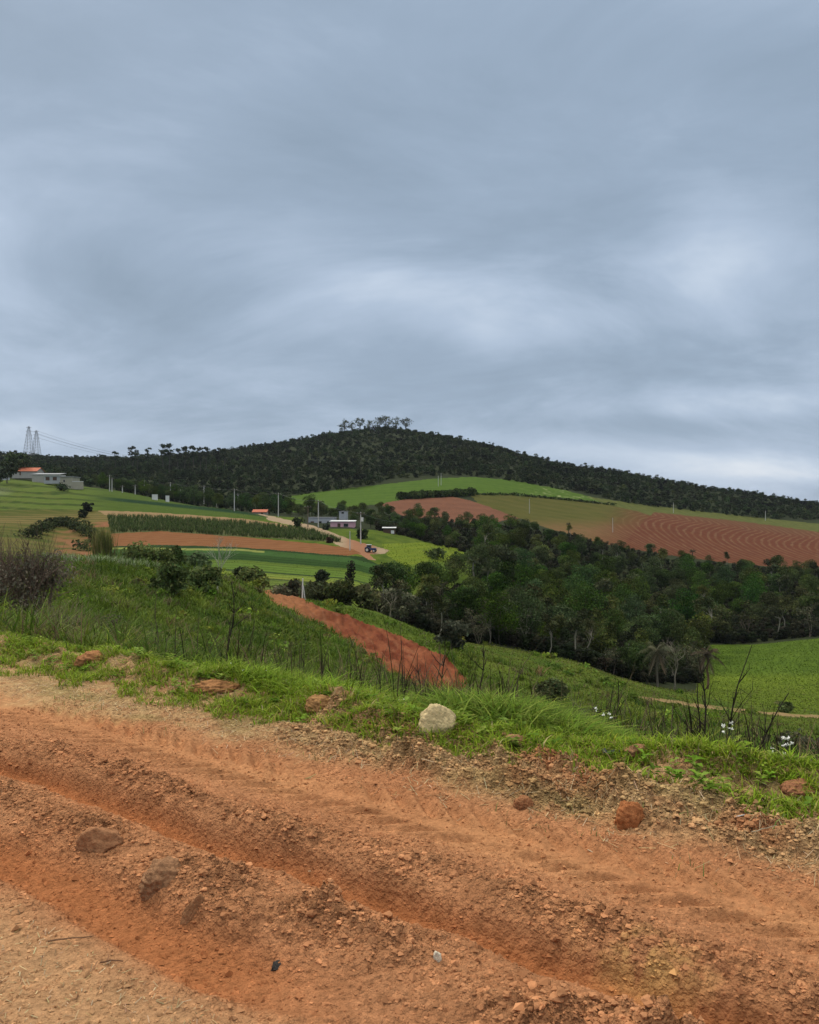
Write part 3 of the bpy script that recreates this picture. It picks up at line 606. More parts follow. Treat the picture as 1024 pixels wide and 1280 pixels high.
# belt of trees behind the houses and the red field's lower edge
rng = np.random.default_rng(6); belt = []
for it in range(5000):
    px = rng.uniform(360, 655); y = rng.uniform(238, 400); x = (px-512)/F*y; lo = np.interp(px, [360, 400, 450, 480, 600, 655], [335, 300, 285, 262, 252, 245]); hi = np.interp(px, [360, 420, 480, 560, 655], [420, 420, 400, 368, 356])
    if not lo < y < hi or any((x-a)**2+(y-b)**2 < 60 for a, b in belt): continue
    belt.append((x, y))
for x, y in belt[:95]: put_tree(P_ROUND+P_OLIVE[1:], 'belt', x, y, .34+.24*rng.random(), rng)
rng = np.random.default_rng(8)
for i in range(34):
    px = 118+(i+rng.random()*.8)*8.2; y = np.interp(px, [118, 260, 340, 400], [425, 400, 365, 350])+rng.uniform(0, 25); put_tree(P_ROUND, 'foot', (px-512)/F*y, y, .5+.35*rng.random(), rng)
hh = MB()
for i in range(70):
    px = 500+i*1.35 if i < 68 else 0
    if not px: continue
    g = ground_at(px, float(np.interp(px, [500, 545, 595], [624, 621.5, 619])), 380, 600); R = 2.0+1.6*abs(gnoise(px/9., 0., 3)); leaves(hh, [((g.x, g.y+rng.normal(), g.z+R*.7), (R, R, R*.9))], 60, 1.0, (.045, .070, .018), rng)
for i in range(60):
    px = 596+i*2.9+rng.normal(); g = ground_at(px, float(np.interp(px, [590, 640, 700, 770], [618.5, 619, 624.5, 632])), 380, 640); R = .6+.7*rng.random()**2; leaves(hh, [((g.x, g.y, g.z+R*.5), (R*1.6, R, R))], 30, .8, (.050, .075, .020), rng)
tag(hh.build('hedge', M['farleaf']), 'long dark hedge between the green field and the red and olive fields on the hill', 'hedge')
# trees and palms that stand out
U = tree('umbrella_tree', 500, 12.5, 6.6, .50, 13, 1900, .5, (.040, .058, .018), (.06, .05, .04), .42, .42, .3, 8, .5)
g = ground_at(622, 745, 150, 260); put_tree(U, '', g.x, 205., 1.0, rng, 'wide flat-topped dark tree rising above the wood beside the lime pasture', None)
P_QUEEN = palm('palm_tree', 520, 7.5, 14, 2.6, (.055, .070, .028))
for i, (px, py, y, sc) in enumerate([(592, 738, 185, 1.05), (601, 738, 188, 1.12), (610, 740, 184, .95)]):
    put_tree(P_QUEEN, '', (px-512)/F*y, y, sc, rng, 'slim palm with a tall pale trunk in the clump of three under the flat-topped tree', 'palms under the flat-topped tree', 'palm')
P_DROOP = palm('palm_tree', 530, 6.0, 16, 4.2, (.085, .088, .045), (.17, .145, .11), .17, 1.5, 7)
put_tree(P_DROOP, '', (822-512)/F*133, 133, 1.0, rng, 'grey-green palm with long drooping fronds at the front edge of the wood', None, 'palm')
P_SMALL = palm('palm_tree', 540, 5.0, 12, 3.0, (.075, .060, .035), (.17, .10, .07), .14, 1.4, 5)
put_tree(P_SMALL, '', (884-512)/F*140, 140, 1.25, rng, 'brownish palm with hanging dead fronds beside the meadow corner', None, 'palm')
for px, py, sc, lb in [(711, 668, .75, 'small dark palm standing alone at the foot of the olive field'), (866, 704, .85, 'dark palm in front of the plowed rows of the red field')]:
    g = ground_at(px, py, 320, 480); put_tree(palm('palm_tree', px, 6, 11, 2.3, (.03, .035, .018), BARK_D, .2, 1.1), '', g.x, g.y, sc, rng, lb, None, 'palm')
def bare(name, seed, H, c, depth=4, spread=.5):
    r_ = np.random.default_rng(seed); tb = MB(); branching(tb, np.array([0, 0, -.3]), unit(np.array([.12, 0, 1.])), H*.42, H*.016, depth, r_, c, spread); return tb.build(name, M['bark'])
for px, y, H, c, lb in [(272, 70, 5.0, (.34, .33, .26), 'pale leafless branching tree on the green slope above the cutting'), (842, 132, 8.5, (.23, .20, .155), 'bare pale forked tree against the dark wood next to the drooping palm'),
        (655, 134, 7.5, (.30, .27, .21), 'white-barked forked tree at the lower wood edge'), (487, 112, 4.5, (.28, .24, .18), 'pale dead snag beside the dark bushes behind the cutting'), (612, 131, 5.0, (.25, .22, .18), 'grey leafless tree leaning at the corner of the wood')]:
    x = (px-512)/F*y; o = bare('bare_tree', px, H, c); o.location = (x, y, float(land_z(x, y))); tag(o, lb, 'tree')

# ------------------------------------------------------------------ shrubs of the near slope and the fields
def shrub(name, seed, H, R, n, leaf, col, bark=BARK_D, shell=.7, lobes=9, twigs=8, flat=.8):
    rng = np.random.default_rng(seed); root = empty(name, (0, 0, 0)); tb = MB(); L = [(c, (r[0]*.72, r[1]*.72, r[2]*.8)) for c, r in crown_lobes(rng, lobes+9, R*1.15, H*.08, H*.84, flat)]
    for i in range(twigs):
        c = np.array(L[i % len(L)][0]); P, rr = limb((rng.normal()*.1*R, rng.normal()*.1*R, -.1), c*[1, 1, 1.05], .02*H, .006*H, rng, 5, .1); tb.tube(P, rr, 4, bark, cap=False)
    tb.build('stem', M['bark'], root); cb = MB(); leaves(cb, L, n, leaf, col, rng, shell=shell); cb.build('foliage', M['leaf'], root); return root
rng = np.random.default_rng(9)
for px, y, H, R, col, lb in [
    (215, 58, 2.4, 1.6, (.115, .150, .052), 'olive-green bush on the green slope, leftmost of two beside the pale leafless tree'), (255, 66, 2.3, 1.5, (.105, .140, .048), 'dull green bush on the green slope just left of the pale leafless tree'),
    (180, 78, 1.5, 2.4, (0.096, 0.132, 0.040), 'dark bush on the crest of the green slope, left of the crest row'), (212, 80, 1.5, 2.2, (0.102, 0.139, 0.046), 'dark bush on the slope crest, second of the crest row'),
    (243, 82, 1.4, 2.2, (0.109, 0.146, 0.043), 'dark bush on the slope crest, third of the crest row'), (318, 98, 2.3, 2.3, (.080, .098, .038), 'rounded dark bush on the crest just above the red cutting'),
    (300, 101, 2.1, 1.6, (0.046, 0.056, 0.028), 'dark bush partly behind the rounded bush above the cutting'), (362, 118, 2.6, 2.6, (0.070, 0.068, 0.040), 'low brownish bush behind the head of the red cutting'),
    (402, 125, 5.0, 1.9, (0.034, 0.046, 0.022), 'small dark tree-like bush standing before the striped crops'), (395, 112, 2.8, 2.6, (0.056, 0.071, 0.025), 'dark green thicket bush at the left behind the cutting'), (425, 110, 3.2, 2.8, (0.053, 0.065, 0.025), 'dark green thicket bush in the middle behind the cutting'),
    (452, 111, 3.0, 2.5, (0.062, 0.071, 0.028), 'dark green thicket bush at the right behind the cutting'), (500, 116, 5.4, 3.4, (0.078, 0.087, 0.037), 'olive spreading bush at the left end of the wood'),
   
    (565, 84, 3.2, 1.7, (0.078, 0.081, 0.046), 'twiggy bush right of the cutting by the wood corner'), (980, 104, 1.3, 1.1, (0.078, 0.102, 0.034), 'small round dark bush beside the farm track'),
    (690, 58, 1.5, 1.3, (0.085, 0.096, 0.043), 'small olive bush on the pasture slope right of the cutting'), (735, 34, 1.2, .9, (0.078, 0.078, 0.046), 'low brownish bush on the slope above the lush grass clump'),
    (985, 32, 1.5, 1.7, (0.090, 0.087, 0.050), 'brown-green low bush right of the bare stalks'), (1015, 30, 1.6, 1.6, (0.081, 0.078, 0.043), 'brown-green low bush at the right picture edge'), (640, 30, 1.0, 1.0, (0.093, 0.099, 0.046), 'dull bush just behind the lush grass clump'),
    (110, 300, 3.4, 2.2, (0.014, 0.020, 0.012), 'small black-green tree on the edge of the upper green field'), (103, 285, 3.0, 1.8, (0.024, 0.036, 0.014), 'dark bush below the small black-green tree'),
    (78, 345, 3.0, 3.2, (0.042, 0.072, 0.022), 'rounded green bush below the end of the long grey house'), (412, 224, 1.5, .9, (0.060, 0.024, 0.017), 'small dark bush on the red field strip'),
    (407, 262, 2.4, 1.7, (0.054, 0.072, 0.036), 'leafy bush in front of the pink house'), (372, 268, 3.0, 2.2, (0.048, 0.066, 0.026), 'green bush beside the grey annex of the pink house'), (455, 232, 3.0, 2.4, (0.036, 0.048, 0.022), 'dark bush behind the tall pole at the road bend'),
    (545, 222, 2.5, 3.6, (0.060, 0.084, 0.024), 'flat green bush at the back edge of the lime pasture'), (575, 226, 2.8, 3.4, (0.054, 0.074, 0.024), 'flat green bush at the right back edge of the lime pasture')]:
    far = y > 150; n = int(2600 if y < 45 else 1700 if y < 130 else 420); o = shrub('shrub', px*7+int(y), H, R, n, (.045+.0024*y) if not far else .5, col); x = (px-512)/F*y
    o.location = (x, y, float(land_z(x, y))-.05); o.rotation_euler.z = rng.random()*6; tag(o, lb, 'shrub')
# the curved hedge on the old field bank and its yellowish reed clump
hb = MB()
for px, py in [(40, 672), (47, 667), (54, 663), (61, 660), (68, 658), (75, 657), (82, 657), (89, 658), (96, 661), (103, 664), (109, 669), (114, 675), (119, 682), (123, 689)]:
    g = ground_at(px, py, 110, 330); L = [(np.array(g)+[rng.normal()*1.2, rng.normal()*2, .6+rng.random()*1.2], (1.8, 1.8, 1.3)) for _ in range(5)]; leaves(hb, L, 300, .5, (.050, .070, .022), rng)
tag(hb.build('hedge', M['leaf']), 'dark curved hedge on the bank of the fallow field', 'hedge')
rb = MB(); x0, y0 = (129-512)/F*172, 172.; n = 900; xx = x0+rng.normal(size=n)*.8; yy = y0+rng.normal(size=n)*1.2
rb.add(*blades(xx, yy, land_z(xx, yy), 3.+4.8*rng.random(n), np.full(n, .17), pick([(.16, .17, .05), (.22, .20, .08), (.10, .12, .03)], n, rng), rng, .25)[:2], c=pick([(.16, .17, .05), (.22, .20, .08), (.10, .12, .03)], n, rng).repeat(8, 0))
tag(rb.build('reed_clump', M['grass']), 'tall yellowish reed clump at the end of the curved hedge', 'reeds')
# the slender blackish plant before the striped crops
cb = empty('slender_tree', (0, 0, 0)); r_ = np.random.default_rng(61); tb = MB(); P, rr = limb((0, 0, -.3), (.9, 0, 6.0), .12, .03, r_, 6, .03); tb.tube(P, rr, 6, (.04, .03, .028)); tb.build('trunk', M['bark'], cb)
lb_ = MB(); leaves(lb_, [((.9*(z/6.0), 0, z), (1.15-.09*z, 1.0-.08*z, .8)) for z in np.linspace(.6, 5.8, 9)], 1500, .22, (.030, .024, .022), r_, shell=.9, tint=.15); lb_.build('crown', M['leaf'], cb)
x, y = (432-512)/F*118, 118.; cb.location = (x, y, float(land_z(x, y))); tag(cb, 'slender blackish leaning tree in front of the striped crops', 'tree')
# the big dry bush at the left
r_ = np.random.default_rng(62); root = empty('dry_bush', (0, 0, 0)); tb = MB()
for i in range(46):
    a = r_.random()*2*PI; d = unit(np.array([math.cos(a)*.45*r_.random(), math.sin(a)*.45*r_.random(), 1.])); p = np.array([math.cos(a), math.sin(a), 0])*.55*r_.random()
    branching(tb, p, d, .55+.35*r_.random(), .012, 2, r_, np.array((.15, .10, .075))*(.6+.8*r_.random()), .38, 3, .2)
tb.build('stem', M['bark'], root); lb_ = MB(); leaves(lb_, [((r_.normal()*.55, r_.normal()*.5, .25+1.0*r_.random()), (.42, .42, .36)) for _ in range(14)], 3600, .042, (.105, .085, .052), r_, shell=.9); lb_.build('foliage', M['leaf'], root)
x, y = (30-512)/F*19, 19.; root.location = (x, y, float(land_z(x, y))-.05); root.scale = (1.15, 1.15, 1.40); tag(root, 'big tangled brown dry bush at the left picture edge', 'bush')
o = copy_tree(root); x, y = (-20-512)/F*21, 21.; o.location = (x, y, float(land_z(x, y))-.05); o.rotation_euler.z = 2; tag(o, 'second brown dry bush, cut off by the left picture edge', 'bush')
o = copy_tree(root); x, y = (88-512)/F*15.5, 15.5; o.location = (x, y, float(land_z(x, y))-.05); o.rotation_euler.z = 4; o.scale = (.75, .75, .45); tag(o, 'low brownish dry bush in front of the big tangled one', 'bush')

# ------------------------------------------------------------------ the wooded hill: one far mass
rng = np.random.default_rng(15); protos = []
for i in range(7):
    mb = MB(); R = 3.4+.5*(i % 3); H = 8+1.1*(i % 4); leaves(mb, crown_lobes(rng, 7, R, 1.6, H-1.5, .8), 145, .98, (1, 1, 1), rng, shell=.35, tint=.30, jit=.35); protos.append((np.concatenate(mb.v), np.concatenate(mb.c)))
N = 60000; yy = np.exp(rng.uniform(math.log(345), math.log(1130), N)); uu = rng.uniform(-.70, .70, N); xx = uu*yy
zz = land_z(xx, yy); ppx, ppy = px_of(xx, yy, zz); ok = yy > np.interp(ppx, [-300, 0, 100, 260, 340, 400, 480, 600, 820, 1024], [440, 435, 432, 425, 395, 420, 560, 600, 560, 560])
for nm, poly, a, b in PLOTS[:5]: ok &= ~(inpoly(ppx, ppy-1, poly) & (yy < 690))
ok &= ~((ppx > 780) & (yy < np.interp(ppx, [780, 850, 930, 1024, 1200], [590, 610, 640, 690, 740]))); ok &= ~((ppx > 480) & (ppx <= 780) & (yy < np.interp(ppx, [480, 545, 590, 700, 770], [560, 590, 600, 590, 600])))
xx, yy, zz = xx[ok], yy[ok], zz[ok]; cell = {}; keep = []
for i in range(len(xx)):
    k = (int(xx[i]//5.6), int(yy[i]//8.0))
    if k in cell: continue
    cell[k] = 1; keep.append(i)
keep = np.array(keep); xx, yy, zz = xx[keep], yy[keep], zz[keep]; print('hill', len(keep)); mb = MB()
for i, (V, C) in enumerate(protos):
    s = np.arange(len(xx)) % 7 == i; n = s.sum(); a = rng.random(n)*2*PI; sc = .45+.5*rng.random(n)**1.5; sh = np.where(fbm(xx[s]/60, yy[s]/60, 14, 3) > .1, 1.0, .72)*sc
    ca, sa = np.cos(a)*sc, np.sin(a)*sc
    X = V[None, :, 0]*ca[:, None]-V[None, :, 1]*sa[:, None]+xx[s][:, None]; Y = V[None, :, 0]*sa[:, None]+V[None, :, 1]*ca[:, None]+yy[s][:, None]; Z = V[None, :, 2]*sh[:, None]+zz[s][:, None]-.8
    tn = np.array([(.026, .044, .014), (.034, .048, .017), (.022, .038, .013), (.046, .058, .018), (.034, .040, .018)])[rng.choice(5, n, p=[.3, .25, .25, .1, .1])]*(1+.33*rng.normal(size=(n, 1)))*(1+.85*fbm(xx[s]/38, yy[s]/60, 19, 3))[:, None]
    Cc = np.clip(tn[:, None]*C[None], .005, .3); k = n*len(V); mb.add(np.stack([X, Y, Z], -1).reshape(-1, 3), np.arange(k).reshape(-1, 4), c=Cc.reshape(-1, 3))
tag(mb.build('hill_forest', M['farleaf']), 'dense dark green forest covering the whole hill', 'forest', kind='stuff')
# undergrowth of the valley wood
N = 14000; uu = rng.uniform(-.09, .62, N); yy = np.exp(rng.uniform(math.log(124), math.log(366), N)); xx = uu*yy; pp = 512+uu*F; ok = np.array([wood_ok(pp[i], 0, yy[i]) or (470 < pp[i] < 660 and 262 < yy[i] < np.interp(pp[i], [470, 560, 655], [366, 366, 356])) for i in range(N)]); xx, yy = xx[ok], yy[ok]; zz = land_z(xx, yy); mb = MB(); V, C = protos[1]; n = len(xx)
sc = .18+.22*rng.random(n); a = rng.random(n)*6.28; X = (V[None, :, 0]*np.cos(a)[:, None]-V[None, :, 1]*np.sin(a)[:, None])*sc[:, None]+xx[:, None]; Y = (V[None, :, 0]*np.sin(a)[:, None]+V[None, :, 1]*np.cos(a)[:, None])*sc[:, None]+yy[:, None]; Z = V[None, :, 2]*sc[:, None]*.9+zz[:, None]-.3
Cc = C[None]*pick([(.030, .034, .018), (.042, .040, .024), (.026, .036, .014)], n, rng)[:, None]; mb.add(np.stack([X, Y, Z], -1).reshape(-1, 3), np.arange(n*len(V)).reshape(-1, 4), c=np.clip(Cc, .004, .3).reshape(-1, 3))
tag(mb.build('undergrowth', M['leaf']), 'dark tangled undergrowth beneath the trees of the valley wood', 'undergrowth', kind='stuff')
# trees that break the skyline
P_EUC = [tree('eucalyptus_tree', 600+i, 17, 3.0, .34, 10, 330, .70, (.030, .042, .020), (.06, .055, .045), .22, .55, .25, 5, .8, .02) for i in range(3)]
for i, (px, h) in enumerate([(143, 566), (166, 556), (172, 567), (185, 563), (203, 556), (212, 555), (222, 562), (232, 556), (240, 558), (250, 557), (257, 560), (272, 563), (280, 562)]):
    y = 700+20*math.sin(i*2.1); x = (px-512)/F*y; z = float(land_z(x, y)); H = (HOR-h+5)*y/F+EYE-z
    put_tree(P_EUC, '', x, y, max(H/17, .6), rng, 'tall thin eucalyptus standing out above the left forest ridge', 'eucalyptuses on the left ridge')
P_TOP = [tree('hilltop_tree', 620+i, 14, 5.2, .22, 17, 300, .72, (.060, .072, .030), (.05, .045, .035), .2, .9, .3, 14, 1.0, stems=2) for i in range(3)]
for i, (px, h) in enumerate([(431, 524), (449, 522), (463, 525), (474, 521), (482, 519), (494, 521), (508, 522), (440, 527)]):
    y = 945+14*math.cos(i*1.7); x = (px-512)/F*y; z = float(land_z(x, y)); H = (HOR-h)*y/F+EYE-z
    o_ = put_tree(P_TOP, '', x, y, H/14, rng, 'airy tall tree in the little row on the very top of the hill', 'trees on the hilltop'); o_.scale.x *= 1.25; o_.scale.y *= 1.25
P_DARK = tree('broadleaf_tree', 660, 9.5, 4.0, .15, 12, 700, .6, (.040, .052, .024))
for px, y, h, lb in [(9, 350, 574, 'dark tree behind the red-roofed house at the left picture edge'), (20, 400, 562, 'flat-topped tree on the left skyline below the lattice towers'), (-2, 330, 580, 'dark tree at the very left beside the red-roofed house')]:
    x = (px-512)/F*y; z = float(land_z(x, y)); put_tree(P_DARK, '', x, y, max(.35, ((HOR-h)*y/F+EYE-z)/9.5), rng, lb, None)

def drop(o):
    for ch in list(o.children): drop(ch)
    bpy.data.objects.remove(o)
for p in P_ROUND+P_PALE+P_OLIVE+P_TWIG+P_EUC+P_TOP:          # a kind that ended up planted nowhere
    if p.name not in used: drop(p)

# ------------------------------------------------------------------ grasses
rng = np.random.default_rng(21)
def slope(n, pxa, pxb, ya, yb):
    u = (rng.uniform(pxa, pxb, n)-512)/F; y = np.exp(rng.uniform(math.log(ya), math.log(yb), n)); return u*y, y
CUT = [p for nm, p, a, b in PLOTS if nm == 'red_earth_cutting'][0]; TRK = [p for nm, p, a, b in PLOTS if nm == 'farm_track'][0]
def clear(x, y, both=True):
    z = land_z(x, y); px, py = px_of(x, y, z); ok = ~(inpoly(px+9*fbm(x/1.1, y/2.2, 66, 2), py+5*fbm(x/1.3, y/2.6, 67, 2), CUT) & (y > 60)) & ~(inpoly(px, py, TRK) & (y > 70)); s, t = st_of(x, y)
    return ok & (t > 5.3)
parts = []
x, y = slope(120000, -40, 600, 7.5, 100); ok = clear(x, y); x, y = x[ok], y[ok]; n = len(x); pm = .5+.5*fbm(x/4., y/7., 33, 3)
col = lerp3((.048, .090, .011), (.125, .170, .020), np.clip(pm*1.9-.5, 0, 1))*(1+.2*rng.normal(size=(n, 1))); brown = rng.random(n) < .05+.10*(y < 20); col[brown] = (.13, .10, .05)
big = np.clip(.25+1.0*(.5+.5*fbm(x/1.3, y/2.0, 34, 2)), .25, 1.2); parts.append(blades(x, y, land_z(x, y)-.03, (.26+.36*rng.random(n))*big+.10*(y > 40), .010+.0012*y, np.clip(col, .01, .5), rng, .95, 2))
x, y = slope(90000, 540, 1080, 6.5, 135); ok = clear(x, y); x, y = x[ok], y[ok]; n = len(x); pm = .5+.5*fbm(x/5., y/9., 35, 3)
col = lerp3((.060, .090, .013), (.135, .155, .026), np.clip(pm*1.7-.35, 0, 1))*(1+.2*rng.normal(size=(n, 1))); brown = rng.random(n) < .10; col[brown] = (.15, .115, .06)
parts.append(blades(x, y, land_z(x, y)-.02, (.12+.20*rng.random(n))*(.5+.8*pm)+.04*(y > 40), .010+.0012*y, np.clip(col, .01, .5), rng, 1.0, 2))
nc = 3600; cx_, cy_ = slope(nc, -40, 1060, 8.5, 85); ok = clear(cx_, cy_) & ((cx_/cy_*F+512 < 590) | (rng.random(nc) < .45)); cx_, cy_ = cx_[ok], cy_[ok]; nc = len(cx_); kb = 26; r_k = np.repeat(np.arange(nc), kb); sp = (.10+.16*rng.random(nc))*(1+.012*cy_); x = cx_[r_k]+rng.normal(size=nc*kb)*sp[r_k]; y = cy_[r_k]+rng.normal(size=nc*kb)*sp[r_k]; hc = (.40+.70*rng.random(nc)**1.5)*(.8+.006*cy_); base = pick([(.085, .135, .016), (.055, .095, .012), (.135, .175, .026), (.12, .105, .045), (.10, .15, .02), (.15, .125, .06)], nc, rng, .15, [.25, .25, .2, .1, .12, .08])
parts.append(blades(x, y, land_z(x, y)-.03, hc[r_k]*(.5+.6*rng.random(nc*kb)), .009+.0011*y, np.clip(base[r_k]*(1+.18*rng.normal(size=(nc*kb, 1))), .008, .5), rng, .8, 3))
stuff('slope_grass', 'wild green and brownish grass covering the slopes below the road', 'grass', parts, M['grass'])
x, y = slope(15000, 50, 200, 62, 80); ppx_, ppy_ = px_of(x, y, land_z(x, y)); ok = (abs(y-72-2.5*gnoise(x/3., y*0, 3)) < 2.2) & (fbm(x/1.2, y/2., 51, 2) > -.05); x, y = x[ok], y[ok]; n = len(x); stuff('plume_grass', 'whitish plumed grass along the crest of the green slope', 'grass', [blades(x, y, land_z(x, y), .35+.6*rng.random(n), np.full(n, .07), pick([(.26, .31, .17), (.13, .19, .06), (.32, .35, .22), (.10, .15, .04)], n, rng), rng, .5, 2)], M['grass'])
mb = MB()
for side, cnt in ((0, 170), (1, 200)):
    x, y = slope(cnt*2, -40, 560, 10, 98) if side == 0 else slope(cnt*2, 540, 1080, 9, 120); ok = clear(x, y) & (fbm(x/6., y/9., 53, 3)+.25*rng.normal(size=len(x)) > .0); x, y = x[ok], y[ok]; z = land_z(x, y)
    for i in range(len(x)):
        R = (.16+.30*rng.random())*(1+.010*y[i]); base = pick([(.12, .18, .024), (.085, .135, .02), (.18, .225, .035), (.14, .145, .055), (.15, .205, .028)], 1, rng, .15, [.3, .25, .2, .1, .15])[0]
        leaves(mb, [((x[i]+R*.6*rng.normal(), y[i]+R*.6*rng.normal(), z[i]+R*.25), (R, R, R*.7)) for _ in range(3)], 60, .03+.0026*y[i], base, rng, shell=.5, tint=.2, up=.8)
tag(mb.build('slope_weeds', M['grass']), 'bushy green weeds dotted over the grassy slopes below the road', 'weeds', kind='stuff')
# meadow, pastures, crops
parts = []
for nm, cnt, hh, cols in [('bright_green_meadow', 40000, .45, [(.085, .165, .022), (.065, .14, .02), (.12, .20, .03)]), ('lime_pasture', 9000, .35, None), ('striped_crop_field', 9000, .3, None), ('upper_green_field', 5000, .3, [(.06, .12, .022), (.08, .15, .03)])]:
    nm_, poly, ya, yb = [p for p in PLOTS if p[0] == nm][0]; P = np.array(poly); x, y = slope(cnt, max(-60, P[:, 0].min()), min(1090, P[:, 0].max()), ya, yb); z = land_z(x, y); px, py = px_of(x, y, z); ok = inpoly(px, py, poly); x, y, z, px, py = x[ok], y[ok], z[ok], px[ok], py[ok]; n = len(x)
    C = plot_colour(nm, x, y, px, py)*(1+.2*rng.normal(size=(n, 1))) if cols is None else pick(cols, n, rng)
    if nm == 'bright_green_meadow': C = plot_colour(nm, x, y, px, py)*(1+.16*rng.normal(size=(n, 1)))*1.1
    parts.append(blades(x, y, z-.05, hh*.7*(.4+rng.random(n)), np.full(n, .0008*y.mean()+.04), np.clip(C, .01, .5), rng, 1.3, 2))
stuff('low_crops', 'low leafy crops and pasture grass on the green plots of the valley', 'crops', parts, M['grass'])
nm_, poly, ya, yb = [p for p in PLOTS if p[0] == 'corn_field'][0]; x, y = slope(16000, 130, 430, ya, yb); y = np.round(y/1.8)*1.8; z = land_z(x, y); px, py = px_of(x, y, z); ok = inpoly(px, py, poly); x, y, z = x[ok], y[ok], z[ok]; n = len(x)
r5 = np.repeat(np.arange(n), 5); stuff('corn', 'rows of tall dull green corn on the strip between two red and tan fields', 'corn', [blades(x[r5], y[r5], z[r5], 1.0+.9*rng.random(len(r5)), np.full(len(r5), .17), pick([(.060, .100, .024), (.085, .125, .036), (.13, .145, .06), (.035, .062, .018)], len(r5), rng), rng, .35, 2)], M['grass'])
# the verge
def verge(n, s0, s1, t0, t1): return rng.uniform(s0, s1, n), rng.uniform(t0, t1, n)
parts = []
s, t = verge(280000, -12.5, .6, 3.95, 6.6)
lo = np.interp(s, [-13, -10, -8, -6.5, -5, -4.2, -3, -2, 0.6], [4.15, 4.15, 4.15, 4.22, 4.28, 4.3, 4.42, 4.42, 4.40])
patch = fbm(s/.55, t/.30, 37, 3); den = sstep(-.12, .22, t-lo+.22*fbm(s/.5, t/.5, 38, 2))*sstep(-.28, .12, patch+.55*sstep(4.9, 5.3, t)+.25*sstep(-4.8, -3.8, s)*sstep(-1.6, -2.6, s)-.10*sstep(-5.3, -6.8, s)+.04*sstep(-2.2, -1.4, s)+.02)
ok = rng.random(len(s)) < den*np.interp(s, [-13, -6, -4, .6], [.5, .65, .9, 1]); s, t, lo = s[ok], t[ok], lo[ok]; x, y = xy_of(s, t); n = len(s); back = sstep(4.8, 5.5, t)
cl_ = fbm(s/.25, t/.2, 39, 2); col = pick([(.20, .29, .022), (.26, .335, .032), (.145, .22, .018), (.29, .30, .065)], n, rng, .2, [.4, .28, .22, .10]); dry = rng.random(n) < .07; col[dry] = pick([(.34, .27, .13), (.27, .19, .09)], int(dry.sum()), rng)
parts.append(blades(x, y, road_z(x, y)-.01, (.035+.075*rng.random(n)+.10*back*rng.random(n))*(1+.55*cl_)*np.interp(s, [-13, -7, -5], [1.3, 1.1, 1]), .006+.007*rng.random(n), col, rng, .9, 3))
# the lush clump right of the pale boulder
cs, ct = rng.normal(size=16000)*.62-3.0, rng.normal(size=16000)*.24+5.62; ok = (ct > 4.9) & (abs(cs+3.0) < 1.1); x, y = xy_of(cs[ok], ct[ok]); n = len(x); col = pick([(.130, .205, .020), (.095, .155, .015), (.19, .25, .038)], n, rng, .2)
ed = np.exp(-((cs[ok]+3.0)/.75)**2); parts.append(blades(x, y, road_z(x, y)-.02, (.12+.26*rng.random(n))*(.45+.7*ed), .009+.010*rng.random(n), col, rng, 1.25, 4) if False else blades(x, y, road_z(x, y)-.02, (.12+.26*rng.random(n))*(.45+.7*ed), .009+.010*rng.random(n), col, rng, 1.25, 3))
cs, ct = rng.normal(size=5000)*.5-5.1, rng.normal(size=5000)*.22+5.3; x, y = xy_of(cs, ct); n = len(x); parts.append(blades(x, y, road_z(x, y)-.02, .10+.20*rng.random(n), .008+.008*rng.random(n), pick([(.19, .275, .024), (.15, .225, .02)], n, rng, .2), rng, 1.1, 3))
stuff('verge_grass', 'bright fresh green grass along the verge of the dirt road', 'grass', parts, M['grass'])
# sparse blades on the bare strip
s, t = verge(2600, -11, .4, 3.6, 4.7); ok = fbm(s/.6, t/.4, 45, 3) > .12; s, t = s[ok], t[ok]; x, y = xy_of(s, t); n = len(x); stuff('sparse_grass', 'sparse thin grass sprouting from the straw-covered soil', 'grass', [blades(x, y, road_z(x, y)-.005, .02+.07*rng.random(n), np.full(n, .005), pick([(.14, .20, .05), (.24, .22, .09)], n, rng), rng, .8, 2)], M['grass'])
# dry stems leaning up out of the slope's grass
x, y = slope(2600, 120, 1060, 6.4, 26); ok = clear(x, y) & (fbm(x/2., y/3., 47, 2) > -.1); x, y = x[ok], y[ok]; n = len(x); stuff('dry_stems', 'thin brown dry weed stems rising from the grass below the verge', 'dry weeds', [blades(x, y, land_z(x, y), .35+.6*rng.random(n), .008+.0006*y, pick([(.06, .048, .03), (.10, .075, .045), (.045, .04, .022)], n, rng), rng, .35, 3)], M['bark'])
# broad-leaved weeds on the verge
V = []; C = []
s, t = verge(1500, -9.5, .5, 4.35, 5.5); den = sstep(-.1, .25, fbm(s/.5, t/.3, 48, 3)); ok = (rng.random(1500) < den) & (t > np.interp(s, [-10, -4.2, -3, .5], [4.5, 4.35, 4.45, 4.45])); s, t = s[ok], t[ok]; x, y = xy_of(s, t); z = road_z(x, y)
for i in range(len(x)):
    k = rng.integers(5, 9); sz = .025+.040*rng.random(); base = pick([(.165, .25, .026), (.13, .21, .022), (.21, .28, .048)], 1, rng, .15)[0]; h0 = .02+.10*rng.random()
    for j in range(k):
        a = j*2.4+rng.random(); e = .15+.6*rng.random(); d = np.array([math.cos(a)*math.cos(e), math.sin(a)*math.cos(e), math.sin(e)]); sd_ = np.array([-math.sin(a), math.cos(a), 0]); p = np.array([x[i], y[i], z[i]+h0*(.4+.6*j/k)]); L = sz*(.8+.6*rng.random())
        q = [p, p+d*L*.5+sd_*L*.30, p+d*L+[0, 0, -.25*L], p+d*L*.5-sd_*L*.30]; q[1][2] += .04*L; V += q; C += [base*(.85+.3*rng.random())]*4
